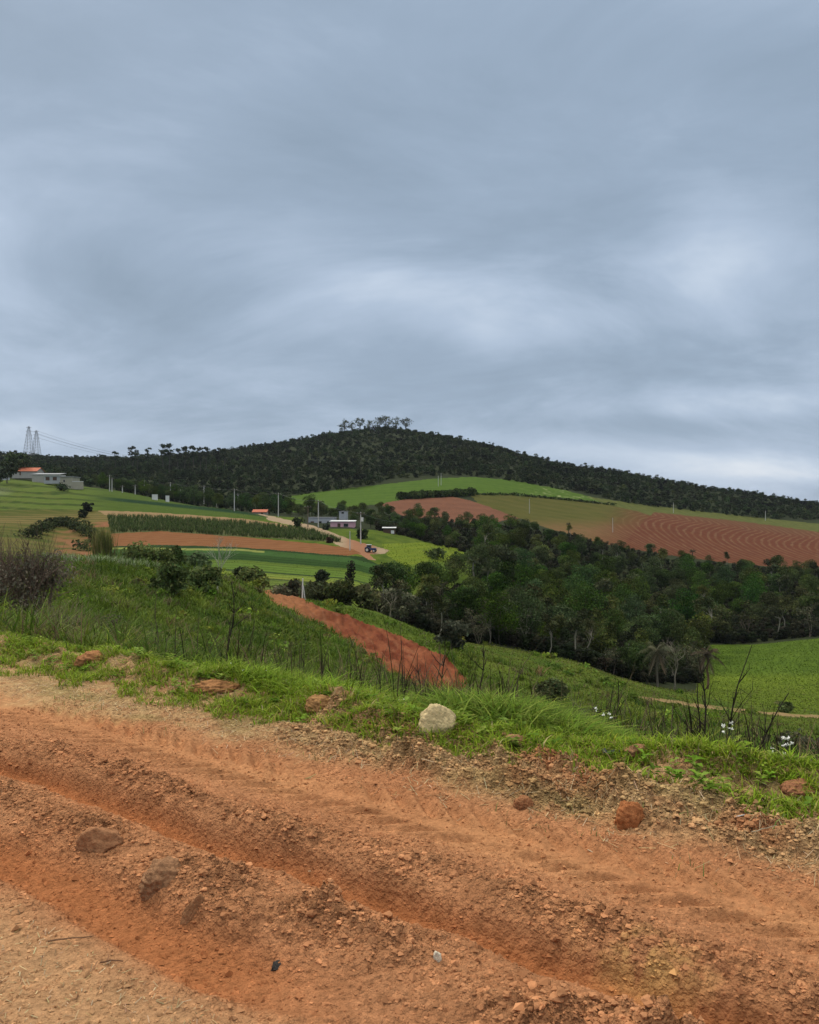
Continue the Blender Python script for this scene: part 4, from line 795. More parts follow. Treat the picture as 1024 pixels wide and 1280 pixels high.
mb = MB(); mb.add(np.array(V), np.arange(len(V)).reshape(-1, 4), c=np.array(C)); tag(mb.build('broadleaf_weeds', M['grass']), 'low broad-leaved green weeds among the verge grass', 'weeds', kind='stuff')

# ------------------------------------------------------------------ bare stalks and white flowers at the verge
rng = np.random.default_rng(31)
def verge_at(px, py):
    """the point of the road, verge or near slope seen in a photo pixel"""
    Y = np.linspace(1.6, 30, 2600); x = (px-512)/F*Y; r = HOR-(road_z(x, Y)-EYE)/Y*F; hit = np.nonzero(r <= py)[0]; k = hit[0] if len(hit) else int(np.argmin(abs(r-py))); return Vector((x[k], Y[k], float(road_z(x[k], Y[k]))))
STK = [(287, 9.5, 722, 0.02, 'tall forked bare stalk rising highest over the left slope'), (884, 6.2, 812, -.05, 'tallest bare blackish stalk at the right of the verge'), (872, 6.6, 846, .02, 'bare stalk close to the left of the tallest right-hand stalk'), (922, 6.0, 858, .55, 'slanting bare stalk leaning to the right beside the tallest right-hand stalk'),
       (896, 7.6, 800, .25, 'thin bent bare stalk reaching up over the meadow corner'), (556, 10., 795, -.02, 'dark bare stalk in front of the lower end of the red cutting'), (598, 9., 800, .05, 'slim bare stalk between the red cutting and the lush grass clump'), (763, 9.5, 845, .12, 'bare stalk standing alone over the pasture between the lush clump and the right-hand stalks')]
for i, (px, y, top, ln, lb) in enumerate(STK):
    x = (px-512)/F*y; z = float(land_z(x, y)); H = (HOR-top)*y/F+EYE-z; o = stalk('bare_stalk', 700+i, H, (ln, 0), .006+.0006*y, n=9 if i == 0 else 6); o.location = (x, y, z); tag(o, lb, 'dead weed')
for i in range(26):
    px = rng.choice([rng.uniform(190, 470), rng.uniform(480, 600), rng.uniform(680, 990)], p=[.6, .15, .25]); y = 8.2*math.exp(rng.random()*1.3); x = (px-512)/F*y; z = float(land_z(x, y)); H = rng.uniform(.45, 1.0)*(1+.02*y)
    o = stalk('bare_stalk', 740+i, H, (rng.normal()*.12, rng.normal()*.1), .004+.0005*y, n=4, sub=i % 2 == 0, c=[(.06, .045, .03), (.10, .078, .05), (.075, .065, .04)][i % 3]); o.location = (x, y, z); tag(o, 'short thin dead weed stalk among the grass just beyond the verge', 'dead weed', 'short dead stalks beyond the verge')
def flower(name, seed, H, heads, hr=.012):
    r_ = np.random.default_rng(seed); root = empty(name, (0, 0, 0)); tb = MB(); fb = MB()
    for i in range(heads):
        tip = np.array([r_.normal()*.035, r_.normal()*.03, H*(.82+.2*r_.random())]); P, rr = limb((0, 0, 0), tip, .003, .0015, r_, 5, .05); tb.tube(P, rr, 4, (.10, .16, .05), cap=False)
        for k in range(14):
            a = k*2.4; d = np.array([math.cos(a), math.sin(a), .5*r_.normal()]); s2 = np.array([-math.sin(a), math.cos(a), 0])*hr*.35; p = tip+d*hr*.2; e = tip+d*hr*(.8+.5*r_.random())+[0, 0, .3*hr]; fb.add([p-s2*.5, p+s2*.5, e+s2, e-s2], [(0, 1, 2, 3)], c=(.78, .78, .72))
    tb.build('stem', M['bark'], root); fb.build('flower_head', M['petal'], root); return root
M['petal'] = material('petal', attr=True, var=.05, rough=.6)
for i, (px, py, y, top, hd, lb) in enumerate([(985, 958, 5.6, 924, 9, 'branched white flowers at the right edge of the verge, the largest bloom'), (968, 960, 5.5, 934, 3, 'few small white flowers just left of the largest bloom'), (906, 945, 5.8, 903, 6, 'white flower heads on thin stems left of the tallest bare stalk'), (756, 925, 6.2, 888, 4, 'small white flowers between the lush clump and the bare stalks'),
        (286, 858, 8.0, 831, 3, 'white flower beside the foot of the tall forked stalk'), (332, 866, 7.6, 838, 4, 'white flower right of the foot of the tall forked stalk'), (296, 866, 7.4, 848, 3, 'low white flower in front of the forked stalk'), (497, 900, 6.4, 884, 2, 'tiny white flower left of the pale boulder')]):
    x = (px-512)/F*y; z = float(road_z(x, y)); H = (HOR-top)*y/F+EYE-z; o = flower('white_flower', 800+i, max(H, .1), hd, .007+.0007*y); o.location = (x, y, z); tag(o, lb, 'flower')

# ------------------------------------------------------------------ stones, clods, litter
def ico(n=1):
    t = (1+5**.5)/2; V = [(-1, t, 0), (1, t, 0), (-1, -t, 0), (1, -t, 0), (0, -1, t), (0, 1, t), (0, -1, -t), (0, 1, -t), (t, 0, -1), (t, 0, 1), (-t, 0, -1), (-t, 0, 1)]; V = [np.array(v)/np.linalg.norm(v) for v in V]
    Fc = [(0, 11, 5), (0, 5, 1), (0, 1, 7), (0, 7, 10), (0, 10, 11), (1, 5, 9), (5, 11, 4), (11, 10, 2), (10, 7, 6), (7, 1, 8), (3, 9, 4), (3, 4, 2), (3, 2, 6), (3, 6, 8), (3, 8, 9), (4, 9, 5), (2, 4, 11), (6, 2, 10), (8, 6, 7), (9, 8, 1)]
    for _ in range(n):
        cache = {}; F2 = []
        def mid(a, b):
            k = (min(a, b), max(a, b))
            if k not in cache: m = V[a]+V[b]; V.append(m/np.linalg.norm(m)); cache[k] = len(V)-1
            return cache[k]
        for a, b, c_ in Fc: ab, bc, ca = mid(a, b), mid(b, c_), mid(c_, a); F2 += [(a, ab, ca), (b, bc, ab), (c_, ca, bc), (ab, bc, ca)]
        Fc = F2
    return np.array(V), np.array(Fc)
def rock(name, seed, dims, col, sub=4, rough=.16, cuts=7, power=1.0, mat='stone', smooth=True):
    r_ = np.random.default_rng(seed); V, Fc = ico(sub); d = V.copy(); r = np.ones(len(V))
    for i in range(cuts):                               # flat broken faces
        nrm = unit(r_.normal(size=3)); k = d@nrm; h = .62+.25*r_.random(); r = np.where(k > h, np.minimum(r, h/np.maximum(k, .01)), r)
    for o_, (sc, am) in enumerate([(1.6, rough), (4., rough*.6), (9., rough*.45), (18., rough*.3)]): r = r*(1+am*.7*(fbm(d[:, 0]*sc+seed, d[:, 1]*sc+.31*sc*d[:, 2], seed+o_, 2)+fbm(d[:, 1]*sc+5, d[:, 2]*sc+.27*sc*d[:, 0], seed+o_+40, 2)+fbm(d[:, 2]*sc-7, d[:, 0]*sc+.33*sc*d[:, 1], seed+o_+80, 2)))
    P = d*r[:, None]*np.array(dims)/2; n = (fbm(d[:, 0]*6, d[:, 1]*6, seed+9, 3)+fbm(d[:, 2]*6, d[:, 1]*6+d[:, 0]*2, seed+19, 3))*.8; C = np.asarray(col)[None]*(1+.35*n)[:, None]
    return mesh(name, P, None, Fc, [M[mat]], None, np.clip(C, .01, .9), smooth=smooth)
ROCKS = [ # px, py of the foot, width px, height px, sink, colour, name, label
 (548, 922, 47, 36, .10, (.62, .49, .26), 'boulder', 'big pale rounded boulder lying in the verge grass'), (791, 1034, 38, 28, .25, (.40, .155, .060), 'clod', 'orange rust-coloured clod at the far edge of the bare strip'),
 (118, 1066, 60, 32, .5, (0.360, 0.176, 0.086), 'rock', 'broad brown half-buried rock on the hump between the ruts at the left'), (240, 1152, 22, 32, .15, (0.360, 0.180, 0.086), 'rock', 'flat upright stone slab leaning in front of the hump between the ruts'), (200, 1110, 56, 30, .5, (0.347, 0.186, 0.096), 'clod', 'broad crumbling brown clod on the hump left of the leaning slab'), (346, 1214, 17, 8, .35, (.06, .055, .05), 'pebble', 'small black stone in the near rut at the bottom'), (547, 1203, 12, 13, .1, (.76, .68, .52), 'chip', 'bright white chip on the crumbly soil at the bottom centre'),
 (645, 938, 36, 16, .3, (0.347, 0.181, 0.101), 'rock', 'flat reddish stone right of the pale boulder'), (800, 947, 44, 14, .3, (0.352, 0.183, 0.096), 'rock', 'flat pinkish earth slab on the verge near the black scrap'), (400, 887, 40, 16, .45, (0.352, 0.193, 0.079), 'mound', 'small tan ant mound in the verge grass left of the pale boulder'),
 (265, 866, 60, 14, .45, (0.355, 0.174, 0.073), 'mound', 'low reddish earth mound on the left part of the verge'), (110, 830, 36, 16, .45, (0.350, 0.166, 0.072), 'mound', 'low reddish earth mound farthest left on the verge'), (1005, 995, 44, 17, .45, (0.335, 0.153, 0.076), 'mound', 'brown earth mound at the right end of the verge'),

 (655, 1012, 26, 14, .3, (0.347, 0.159, 0.073), 'clod', 'small reddish clod at the middle of the bare strip')]
for i, (px, py, wpx, hpx, sink, col, nm, lb) in enumerate(ROCKS):
    g = verge_at(px, py); wd, ht = wpx*g.y/F, hpx*g.y/F; o = rock(nm, 900+i, (wd, wd*(.8 if nm != 'rock' else .65), ht*(1.45+.6*sink)), col, 4, .19 if nm in ('clod', 'mound') else .12, 9 if nm in ('rock', 'pebble', 'chip') else 2 if nm == 'boulder' else 0)
    o.location = (g.x, g.y+wd*.3, g.z+ht*.5-ht*(.18+sink*.75)); o.rotation_euler = (0, (.5 if i == 3 else 0), rng.random()*.5); tag(o, lb, 'stone' if nm in ('rock', 'boulder', 'pebble', 'chip') else 'clod' if nm == 'clod' else 'earth mound')
def scrap(px, py, L, col, name, lb, cat, ang, r=.0035):
    g = verge_at(px, py); tb = MB(); d = np.array([math.cos(ang), math.sin(ang)*.6, .12]); P, rr = limb((0, 0, .008), d*L, r, r*.6, rng, 6, .06); tb.tube(P, rr, 5, col); o = tb.build(name, M['bark']); o.location = g; tag(o, lb, cat)
scrap(920, 1030, .09, (.55, .55, .52), 'stick', 'short whitish stick on the straw right of the orange clod', 'stick', .5, .004); scrap(940, 1042, .16, (.42, .34, .22), 'stick', 'thin tan stick right of the whitish stick', 'stick', .5); scrap(527, 952, .20, (.48, .36, .22), 'stick', 'pale dry stem lying below the pale boulder', 'stick', -1.2); scrap(382, 975, .12, (.40, .34, .14), 'stick', 'yellowish dry stem on the straw strip below the ant mound', 'stick', 1.1)
scrap(385, 1092, .09, (.46, .29, .17), 'stick', 'pale stick lying in the far rut', 'stick', .35, .005); scrap(735, 1065, .15, (.46, .36, .24), 'stick', 'thin pale stem below and left of the orange clod', 'stick', -1.2, .003); scrap(60, 1180, .16, (.20, .11, .06), 'stick', 'dark twig on the pale ground at the bottom left', 'stick', .15); scrap(700, 1005, .5, (.22, .13, .07), 'stick', 'long dark twig lying behind the orange clod', 'stick', -.05, .003); scrap(125, 1206, .08, (.17, .09, .05), 'stick', 'short dark twig near the bottom left corner', 'stick', .1)
g = verge_at(768, 944); r_ = np.random.default_rng(77); n_ = 7; gx, gy = np.meshgrid(np.linspace(-.07, .07, n_), np.linspace(-.03, .03, 5), indexing='ij'); V = np.stack([gx, gy, .02+.018*gnoise(gx*30, gy*40, 5)], -1).reshape(-1, 3); Q = [(i*5+j, (i+1)*5+j, (i+1)*5+j+1, i*5+j+1) for i in range(n_-1) for j in range(4)]
M['plastic'] = material('black_plastic', (.012, .012, .014), .35, .5, var=.1); o = mesh('plastic_scrap', V, Q, None, [M['plastic']], smooth=True); o.location = g; md = o.modifiers.new('thick', 'SOLIDIFY'); md.thickness = .003; tag(o, 'crumpled black plastic scrap in the verge grass', 'litter')
# crumbs of soil
V0 = [ico(1)[0]*(1+.17*np.random.default_rng(k).normal(size=(42, 1)))*np.random.default_rng(k+50).uniform(.75, 1.2, 3) for k in range(8)]; F0 = ico(1)[1]
OV = np.array([(1, 0, 0), (-1, 0, 0), (0, 1, 0), (0, -1, 0), (0, 0, 1), (0, 0, -1)], float); OF = np.array([(0, 2, 4), (2, 1, 4), (1, 3, 4), (3, 0, 4), (2, 0, 5), (1, 2, 5), (3, 1, 5), (0, 3, 5)]); OV0 = [OV*(1+.25*np.random.default_rng(k+90).normal(size=(6, 1)))+.2*np.random.default_rng(k+130).normal(size=(6, 3)) for k in range(8)]
def scatter_crumbs(name, N, label, cat, big=False):
    VP, FP = (V0, F0) if big else (OV0, OF); nv = 42 if big else 6
    s = rng.uniform(-6.5, .3, N); t = rng.uniform(1.2, 4.7, N); h, r1, r2, mound, ridge, tread, clod, bank, rough = road_h(s, t, True)
    w = np.clip(rough, 0, 1.1)*.8+.10+.10*(t < 1.7) if not big else np.clip(rough-.32, 0, .8)*1.6; w = w*sstep(-.6, .3, fbm(s/.35, t/.3, 83, 3)+.12); ok = rng.random(N) < w; s, t = s[ok], t[ok]; x, y = xy_of(s, t); z = road_z(x, y); n = len(s); sz = np.exp(rng.normal(math.log(.0048), .45, n)) if not big else np.exp(rng.normal(math.log(.0078), .42, n)); sz = np.minimum(sz, .022)
    C = pick([(.41, .205, .115), (.37, .178, .096), (.45, .24, .142), (.33, .155, .088), (.50, .31, .19)], n, rng, .10, [.38, .27, .18, .14, .03]); ii = np.clip(np.searchsorted(sg, s), 0, len(sg)-1); jj = np.clip(np.searchsorted(tg, t), 0, len(tg)-1); C = np.clip(SOILC[ii, jj]*(1+.13*rng.normal(size=(n, 1))), .02, .8)*np.array([.97, .96, .95]); mb = MB()
    for k, V in enumerate(VP):
        m = np.arange(n) % 8 == k; q = m.sum(); a = rng.random(q)*6.28; ca, sa = np.cos(a), np.sin(a); S_ = sz[m][:, None]
        X = (V[None, :, 0]*ca[:, None]-V[None, :, 1]*sa[:, None])*S_+x[m][:, None]; Y = (V[None, :, 0]*sa[:, None]+V[None, :, 1]*ca[:, None])*S_+y[m][:, None]; Z = V[None, :, 2]*S_*.62+z[m][:, None]+S_*.12
        T = (FP[None]+(np.arange(q)*nv)[:, None, None]).reshape(-1, 3); mb.add(np.stack([X, Y, Z], -1).reshape(-1, 3), None, T, c=np.repeat(C[m], nv, 0))
    tag(mb.build(name, M['crumb']), label, cat, kind='stuff')
scatter_crumbs('soil_crumbs', 330000, 'fine loose crumbs of red soil strewn along the ruts', 'soil crumbs'); scatter_crumbs('soil_lumps', 42000, 'coarse loose lumps of red soil on the humps and ridges of the road', 'soil lumps', True)
# straw
N = 30000; s = rng.uniform(-11, .4, N); t = rng.uniform(3.5, 5.1, N); ok = rng.random(N) < sstep(3.6, 4.15, t+.12*fbm(s/.5, t/.4, 85, 2)+.1*sstep(-5, -8, s))*sstep(-.5, .3, fbm(s/.4, t/.25, 86, 3)); s, t = s[ok], t[ok]
s2 = rng.uniform(-3.2, -.2, 1500); t2 = rng.uniform(1.2, 1.7, 1500); s, t = np.append(s, s2), np.append(t, t2); x, y = xy_of(s, t); n = len(x); a = rng.random(n)*PI; L = (.008+.040*rng.random(n)**2)*np.where(t < 2, .38, 1.); d = np.stack([np.cos(a), np.sin(a)], 1)*L[:, None]; wv = np.stack([-np.sin(a), np.cos(a)], 1)*.0016
z0 = road_z(x-d[:, 0], y-d[:, 1])+.004; z1 = road_z(x+d[:, 0], y+d[:, 1])+.004+.012*rng.random(n)**2; P0 = np.stack([x-d[:, 0], y-d[:, 1], z0], 1); P1 = np.stack([x+d[:, 0], y+d[:, 1], z1], 1); wv = np.concatenate([wv, np.zeros((n, 1))], 1)
V = np.stack([P0-wv, P0+wv, P1+wv, P1-wv], 1).reshape(-1, 3); C = pick([(.46, .34, .19), (.38, .25, .13), (.55, .44, .27), (.28, .16, .085), (.40, .29, .15)], n, rng, .15); mb = MB(); mb.add(V, np.arange(4*n).reshape(-1, 4), c=np.repeat(C, 4, 0)); tag(mb.build('dry_straw', M['grass']), 'dry straw and cut grass lying on the bare strip beside the verge', 'straw', kind='stuff')

# ------------------------------------------------------------------ poles and lines
M['concrete'] = material('concrete', (.50, .49, .46), .85, .2, var=.12, scale=2.); M['wood'] = material('wood', (.13, .10, .075), .85, .2, var=.2, scale=4.); M['porcelain'] = material('porcelain', (.30, .28, .26), .3, .5, var=.05)
M['steel'] = material('galvanised_steel', (.20, .215, .235), .5, .5, var=.1, metal=.2); M['wire'] = material('wire', (.045, .05, .06), .5, .4, var=.05); M['whitewash'] = material('whitewash', (.66, .66, .63), .8, .2, var=.12, scale=1.2)
tops = {}
def pole(px, base, top, lb, y0=150., y1=520., y=None, arm=True, trafo=False, mat='concrete', lamp=False, r=.15):
    g = ground_at(px, base, y0, y1) if y is None else Vector(((px-512)/F*y, y, float(land_z((px-512)/F*y, y)))); H = (base-top)*g.y/F; rr = max(r, (.00052 if arm else .00030)*g.y)
    o = empty('power_pole' if arm else 'post', g); m = MB(); m.tube([(0, 0, -.5), (0, 0, H)], [rr*1.15, rr*.8], 8); m.build('pole' if arm else 'shaft', M[mat], o, color=False)
    if arm:
        m = MB(); m.box(-1.1, 1.1, -rr-.14, -rr+.02, H-.62, H-.44); m.build('crossarm', M['wood'], o, color=False)
        for k in (-.95, 0, .95):
            m = MB(); z = H-.44; m.tube([(k, -rr-.06, z), (k, -rr-.06, z+.12), (k, -rr-.06, z+.16), (k, -rr-.06, z+.30)], [.04, .05, .10, .06], 6); m.build('insulator', M['porcelain'], o, color=False)
        if trafo: m = MB(); m.tube([(.42, -.25, H-2.6), (.42, -.25, H-1.5)], [.34, .34], 10); m.box(.05, .42, -.3, -.2, H-2.0, H-1.9); m.build('transformer', M['whitewash'], o, color=False)
    tops[px] = np.array([g.x, g.y, g.z+H]); tag(o, lb, 'pole'); return o
RP = [(137, 614, 594, 'tallest power pole at the far left end of the row before the hill'), (153, 616, 607, 'short distant pole, third from the left of the row before the hill'), (169, 618, 606, 'short distant pole left of the close cluster of poles'), (180.5, 619, 600, 'tall pole at the left of the close cluster before the hill'), (187, 620, 605, 'pole at the right of the close cluster before the hill'),
      (213, 625, 603, 'power pole beside the low white walls before the hill'), (225.5, 628, 612, 'short pole right of the low white walls'), (255, 632, 607, 'tall pole halfway along the row before the hill'), (271, 635, 619, 'short pole between two tall ones on the right half of the row'), (293, 639, 611, 'tall concrete pole just above the tan strip, left of the orange-roofed hut'),
      (297.5, 637, 617, 'thinner pole close behind the tall concrete pole left of the orange-roofed hut'), (348, 646, 616, 'tall pole right of the orange-roofed hut at the top of the farm road'), (385, 659, 632, 'dark slim pole at the left end of the grey annex'), (398, 659, 625, 'tall pole in front of the grey annex'), (451, 680, 640, 'big power pole with a transformer at the road bend by the tractor')]
for px, b, t_, lb in RP: pole(px, b, t_, lb, trafo=(px == 451), mat='wood' if px == 385 else 'concrete')
pole(140, 614.5, 597, 'second pole from the left, close beside the tallest of the row'); pole(437.5, 688, 664, 'plain whitish post at the near side of the road bend', arm=False, r=.12)
for px, b, t_, y, lb in [(548, 617, 604, 520, 'left one of the two slim poles above the red hill field'), (551.5, 617, 602, 525, 'right one of the two slim poles above the red hill field'), (662, 652, 634, 432, 'thin dark pole standing in the olive field'), (766, 676, 658, 400, 'pale post at the lower right of the olive field'), (842, 643, 630, 590, 'pale pole at the wood edge above the plowed red field'), (957, 657, 645, 640, 'whitish pole at the wood edge on the far right')]: pole(px, b, t_, lb, y=y, arm=False, r=.12)
def cable(name, a, b, sag, r, lb, grp=None):
    t = np.linspace(0, 1, 14)[:, None]; P = np.asarray(a)+(np.asarray(b)-np.asarray(a))*t; P[:, 2] -= sag*4*(t*(1-t))[:, 0]; m = MB(); m.tube(P, r, 4); o = m.build(name, M['wire'], color=False); tag(o, lb, 'cable', grp)
seq = [137, 180.5, 213, 255, 293, 348, 398, 451]
for a, b in zip(seq[:-1], seq[1:]): cable('power_line', tops[a]+[0, 0, -.15], tops[b]+[0, 0, -.15], 1.0, .025, 'thin power line strung between the poles along the farm road', 'power lines along the farm road')
cable('power_line', tops[451]+[0, 0, -.3], ((500-512)/F*250, 250, tops[451][2]-3.2), .6, .03, 'thin power line running from the transformer pole to the white shed')
def pylon(px, y, top, lb):
    x = (px-512)/F*y; z = float(land_z(x, y)); H = (HOR-top)*y/F+EYE-z; o = empty('lattice_tower', (x, y, z-1)); H += 1; w0 = H*.135; hw = lambda k: w0*(1-k)**.9*.9+.55
    m = MB(); ks = np.linspace(0, 1, 11); cor = [(-1, -1), (1, -1), (1, 1), (-1, 1)]
    for c_ in cor: m.tube([(c_[0]*hw(k), c_[1]*hw(k), H*k) for k in ks], .21, 4)
    m.build('leg', M['steel'], o, color=False); m = MB()
    for k0, k1 in zip(ks[:-1], ks[1:]):
        for q in range(4):
            c0, c1 = cor[q], cor[(q+1) % 4]; m.tube([(c0[0]*hw(k0), c0[1]*hw(k0), H*k0), (c1[0]*hw(k1), c1[1]*hw(k1), H*k1)], .085, 4); m.tube([(c1[0]*hw(k0), c1[1]*hw(k0), H*k0), (c0[0]*hw(k1), c0[1]*hw(k1), H*k1)], .085, 4); m.tube([(c0[0]*hw(k1), c0[1]*hw(k1), H*k1), (c1[0]*hw(k1), c1[1]*hw(k1), H*k1)], .08, 4)
    m.build('bracing', M['steel'], o, color=False); ends = []
    for k in (.72, .84, .96):
        m = MB(); W = 4.6-(k-.72)*5; z_ = H*k
        for sg_ in (-1, 1): m.tube([(sg_*hw(k), 0, z_+1.0), (sg_*W, 0, z_+.2)], .16, 4); m.tube([(sg_*hw(k), 0, z_-.2), (sg_*W, 0, z_+.2)], .16, 4); ends.append(np.array([x+sg_*W, y, z-1+z_]))
        m.build('crossarm', M['steel'], o, color=False)
    tag(o, lb, 'pylon'); return ends
e1 = pylon(36, 1050, 533, 'taller left lattice tower on the left skyline'); e2 = pylon(45.5, 1060, 538, 'right lattice tower on the left skyline')
for i, e in enumerate((e2[1], e2[3], e2[5], e1[3])): cable('transmission_line', e, (e[0]+150, 1180, e[2]-26-i*3), 7, .10, 'faint high-voltage line descending to the right from the lattice towers', 'high-voltage lines')

# ------------------------------------------------------------------ houses
M['plaster'] = material('plaster', (.36, .345, .31), .9, .15, var=.14, scale=.8); M['cream'] = material('cream_plaster', (.36, .335, .26), .9, .15, var=.14, scale=.8); M['pink'] = material('pink_plaster', (.62, .36, .40), .9, .15, var=.10, scale=.8); M['grey_block'] = material('grey_block', (.38, .395, .41), .9, .15, var=.15, scale=.9)
M['clay_tile'] = material('clay_tile', (.42, .135, .075), .85, .15, var=.2, scale=1.5); M['sheet_roof'] = material('sheet_roof', (.27, .275, .28), .6, .3, var=.15, scale=1.); M['white_roof'] = material('white_roof', (.62, .62, .60), .7, .3, var=.12, scale=1.); M['dark_glass'] = material('dark_glass', (.02, .022, .025), .15, .5, var=.02); M['door_wood'] = material('door_wood', (.10, .06, .04), .7, .2, var=.1)
def house(name, px0, px1, base, y, H, D, roofm, wallm, lb, roof='flat', rise=.8, openings=(), cat='house', rz=0., eave=.35, zoff=0.):
    x0, x1 = (px0-512)/F*y, (px1-512)/F*y; W = x1-x0; xc = (x0+x1)/2; z = EYE+(HOR-base)*y/F+zoff; o = empty(name, (xc, y, z), rz)
    m = MB(); m.box(-W/2, W/2, 0, D, -1.5, H); m.build('wall', M[wallm], o, color=False); m = MB(); e = eave
    if roof == 'flat': m.box(-W/2-e, W/2+e, -e, D+e, H+.003, H+.28)
    elif roof == 'gable':
        A = [(-W/2-e, -e, H-.05), (W/2+e, -e, H-.05), (W/2+e, D/2, H+rise), (-W/2-e, D/2, H+rise), (-W/2-e, D+e, H-.05), (W/2+e, D+e, H-.05)]; A += [(a, b, c_+.16) for a, b, c_ in A]
        m.add(A, [(0, 1, 2, 3), (3, 2, 5, 4), (7, 6, 9, 8), (8, 9, 10, 11), (1, 0, 6, 7), (4, 5, 11, 10), (0, 3, 9, 6), (3, 4, 10, 9), (2, 1, 7, 8), (5, 2, 8, 11)])
        m2 = MB(); m2.add([(-W/2, 0, H), (-W/2, D, H), (-W/2, D/2, H+rise-.08), (W/2, 0, H), (W/2, D, H), (W/2, D/2, H+rise-.08)], None, [(0, 2, 1), (3, 4, 5)]); m2.build('gable', M[wallm], o, color=False)
    elif roof == 'shed': m.add([(-W/2-e, -e, H), (W/2+e, -e, H), (W/2+e, D+e, H+rise), (-W/2-e, D+e, H+rise), (-W/2-e, -e, H+.15), (W/2+e, -e, H+.15), (W/2+e, D+e, H+rise+.15), (-W/2-e, D+e, H+rise+.15)], [(0, 3, 2, 1), (4, 5, 6, 7), (0, 1, 5, 4), (2, 3, 7, 6), (1, 2, 6, 5), (3, 0, 4, 7)])
    if roof: m.build('roof', M[roofm], o, color=False)
    for kind, a, b, c0, c1 in openings:
        m = MB(); m.box(-W/2+a*W, -W/2+b*W, -.05, .04, c0, c1); q = m.build(kind, M['door_wood' if kind == 'door' else 'dark_glass'], o, color=False)
        if kind == 'window': m = MB(); f_ = .07; X0, X1 = -W/2+a*W, -W/2+b*W; [m.box(*bx) for bx in ((X0-f_, X1+f_, -.07, -.001, c1, c1+f_), (X0-f_, X1+f_, -.09, -.001, c0-f_, c0), (X0-f_, X0, -.07, -.001, c0, c1), (X1, X1+f_, -.07, -.001, c0, c1))]; m.build('frame', M['plaster'], q, color=False)
    return tag(o, lb, cat)
house('tiled_house', 15, 46, 594, 395, 1.9, 8, 'clay_tile', 'plaster', 'white house with a red clay tile roof at the left edge', 'gable', 1.9, [('window', .12, .2, .6, 1.6), ('door', .3, .36, 0, 1.8)])
house('long_house', 40, 74, 600, 378, 2.6, 7, 'sheet_roof', 'plaster', 'long low grey-roofed house right of the red tiled house', 'shed', .8, [('window', .55, .64, .9, 1.9), ('window', .75, .84, .9, 1.9), ('door', .44, .48, 0, 2.)])
house('carport', 55, 75, 600.5, 366, 2.0, 5, 'white_roof', 'grey_block', 'pale-fronted low annex before the long grey-roofed house', 'shed', .2, [('door', .1, .35, 0, 1.6), ('door', .55, .8, 0, 1.6)], 'building')
house('block_house', 75, 89.5, 607, 362, 3.9, 9, 'sheet_roof', 'cream', 'cream block house with a flat grey roof at the right end of the long house', 'flat', 0, [('window', .3, .42, 1.6, 2.6)])
def lowwall(name, px0, px1, base, y, H, mat, lb): o = house(name, px0, px1, base, y, H, .25, 'white_roof', mat, lb, 'flat', 0, (), 'wall', eave=.04); return o
lowwall('garden_wall', 90.5, 104, 607.5, 362, 1.9, 'cream', 'cream garden wall right of the cream block house'); lowwall('garden_wall', -20, 12, 596, 372, 1.6, 'grey_block', 'grey garden wall in front of the red tiled house at the left edge')
for a, b, bs, lb in [(190, 197, 622.5, 'low white wall between the cluster of poles and the pole beside it'), (207, 211.5, 624, 'small white wall just left of the pole before the hill')]: lowwall('yard_wall', a, b, bs, 372, 1.4, 'whitewash', lb)
house('hut', 316, 333, 644, 352, 1.3, 5, 'clay_tile', 'cream', 'small hut with an orange tile roof at the top of the farm road', 'gable', 1.1, [('door', .6, .75, 0, 1.1)], 'hut')
house('annex', 385, 419, 659, 288, 3.3, 7, 'sheet_roof', 'grey_block', 'long grey flat-roofed annex left of the pink house', 'flat', 0, [('door', .1, .22, 0, 2.1), ('window', .4, .5, 1.1, 2.1), ('window', .7, .8, 1.1, 2.1)], 'building', eave=.15)
house('pink_house', 413, 443, 662, 272, 2.7, 7, 'white_roof', 'pink', 'pink house with a pale flat roof beside the farm road', 'shed', .25, [('window', .56, .74, 1.0, 2.0), ('door', .30, .42, 0, 2.1)])
house('water_house', 424, 434, 651, 292, 3.2, 4, 'sheet_roof', 'grey_block', 'small grey raised block behind the pink house', 'flat', 0, [('window', .3, .6, 2.6, 3.5)], 'building', eave=.1)
sh = house('shed', 479, 494, 667, 256, 1.7, 4, 'white_roof', 'door_wood', 'small open shed with a pale roof right of the pink house', 'shed', .2, [], 'shed'); m = MB(); m.box(.6, 1.6, -.12, -.02, 0, 1.0); m.build('panel', M['whitewash'], sh, color=False)
g = Vector(((378-512)/F*98, 98, float(land_z((378-512)/F*98, 98)))); o = empty('marker_post', g); m = MB(); m.tube([(0, 0, -.3), (0.05, 0, 2.6)], [.10, .08], 7); m.build('shaft', M['whitewash'], o, color=False); m = MB(); m.tube([(.35, .1, -.3), (.12, .05, 1.7)], [.06, .05], 6); m.build('brace', M['whitewash'], o, color=False); tag(o, 'whitish braced post standing on the red earth cutting', 'post')

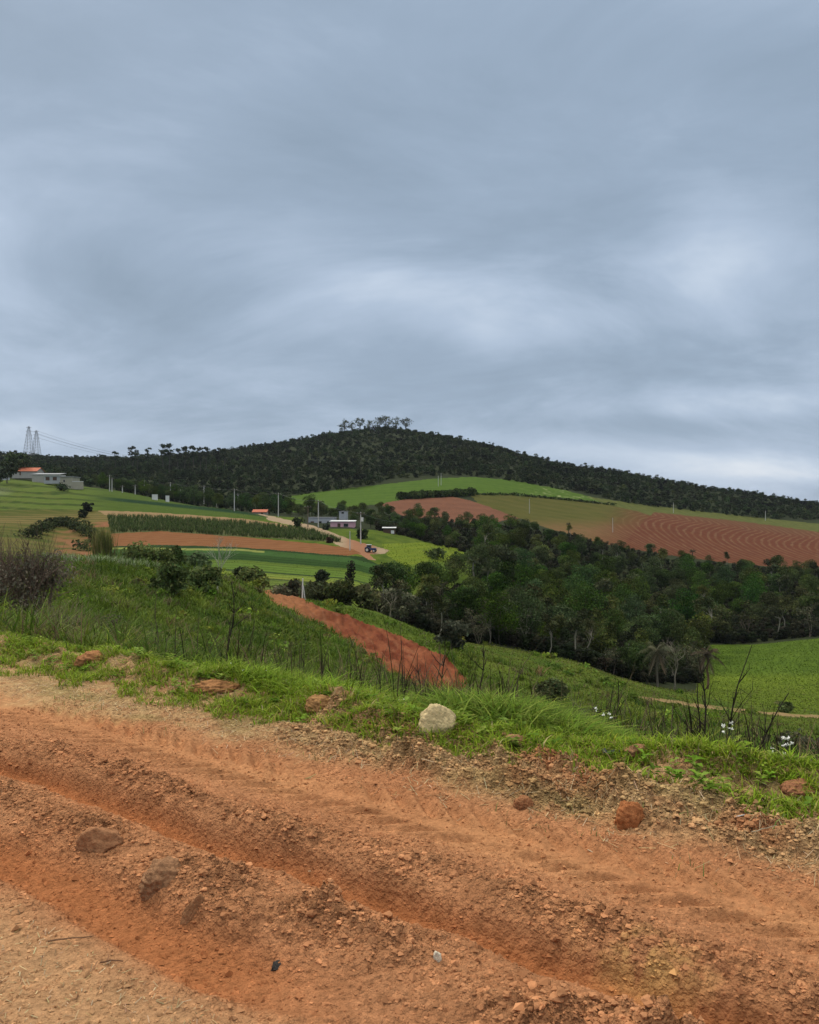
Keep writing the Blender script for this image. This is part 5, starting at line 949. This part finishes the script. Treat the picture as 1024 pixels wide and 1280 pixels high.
# ------------------------------------------------------------------ the tractor at the road bend
M['blue'] = material('blue_paint', (.03, .05, .16), .4, .5, var=.08); M['tyre'] = material('tyre', (.02, .02, .02), .9, .2, var=.1); M['rim'] = material('rim', (.55, .55, .52), .5, .4, var=.05); M['cabroof'] = material('cab_roof', (.62, .66, .68), .5, .4, var=.05)
g = ground_at(463, 690.5, 190, 260); tr = empty('tractor', g+Vector((0, 0, .02)), math.radians(-14), .76)
def wheel(x, y, R, wd):
    m = MB(); P = np.array([(x, y-wd/2, R), (x, y-wd/2+.06, R), (x, y+wd/2-.06, R), (x, y+wd/2, R)]); m.tube(P, [R*.9, R, R, R*.9], 20); o = m.build('wheel', M['tyre'], tr, color=False)
    m = MB(); m.tube([(x, y-wd/2-.02, R), (x, y+wd/2+.02, R)], [R*.55, R*.55], 14); m.build('rim', M['rim'], o, color=False)
for sy in (-1, 1): wheel(-.85, sy*.85, .85, .5); wheel(1.45, sy*.75, .55, .36)
m = MB(); m.box(.2, 2.0, -.38, .38, .75, 1.45); m.box(2.0, 2.12, -.3, .3, .8, 1.3); m.box(-1.1, .2, -.45, .45, .7, 1.25); m.build('body', M['blue'], tr, color=False)
for sy in (-1, 1): m = MB(); m.tube([(-.85+1.0*math.cos(a), sy*.85, .85+1.0*math.sin(a)) for a in np.linspace(.3, 2.7, 9)], .12, 6); m.build('fender', M['blue'], tr, color=False)
m = MB(); [m.tube([(a, b, 1.2), (a*.95, b*.92, 2.45)], .05, 5) for a in (-1.15, .15) for b in (-.62, .62)]; m.build('cab_frame', M['steel'], tr, color=False); m = MB(); m.box(-1.08, .1, -.57, .57, 1.25, 2.42); m.build('cab_glass', M['dark_glass'], tr, color=False); m = MB(); m.box(-1.3, .3, -.75, .75, 2.45, 2.62); m.build('cab_roof', M['cabroof'], tr, color=False); m = MB(); m.tube([(1.2, .25, 1.45), (1.2, .25, 2.3)], .05, 6); m.build('exhaust', M['steel'], tr, color=False)
tag(tr, 'blue tractor with a pale cab roof parked at the bend of the farm road', 'tractor')

# ------------------------------------------------------------------ the air
HZ = 0.000036
if HZ > 0:
    m = bpy.data.materials.new('haze'); m.use_nodes = True; t = NT(m.node_tree); t.n.clear(); out = t.new('ShaderNodeOutputMaterial'); pv = t.new('ShaderNodeVolumePrincipled'); pv.inputs['Color'].default_value = (.78, .86, .97, 1); pv.inputs['Density'].default_value = HZ; pv.inputs['Anisotropy'].default_value = .2; t.l.new(pv.outputs[0], out.inputs['Volume'])
    b = MB(); zlo = min(float(GZ.min()), -40)-2; b.box(-29000, 29000, -80, 12000, zlo, 190); o = b.build('haze', m, color=False); tag(o, 'thin even haze in the valley air', 'haze', kind='stuff')
    SC.cycles.volume_bounces = 0
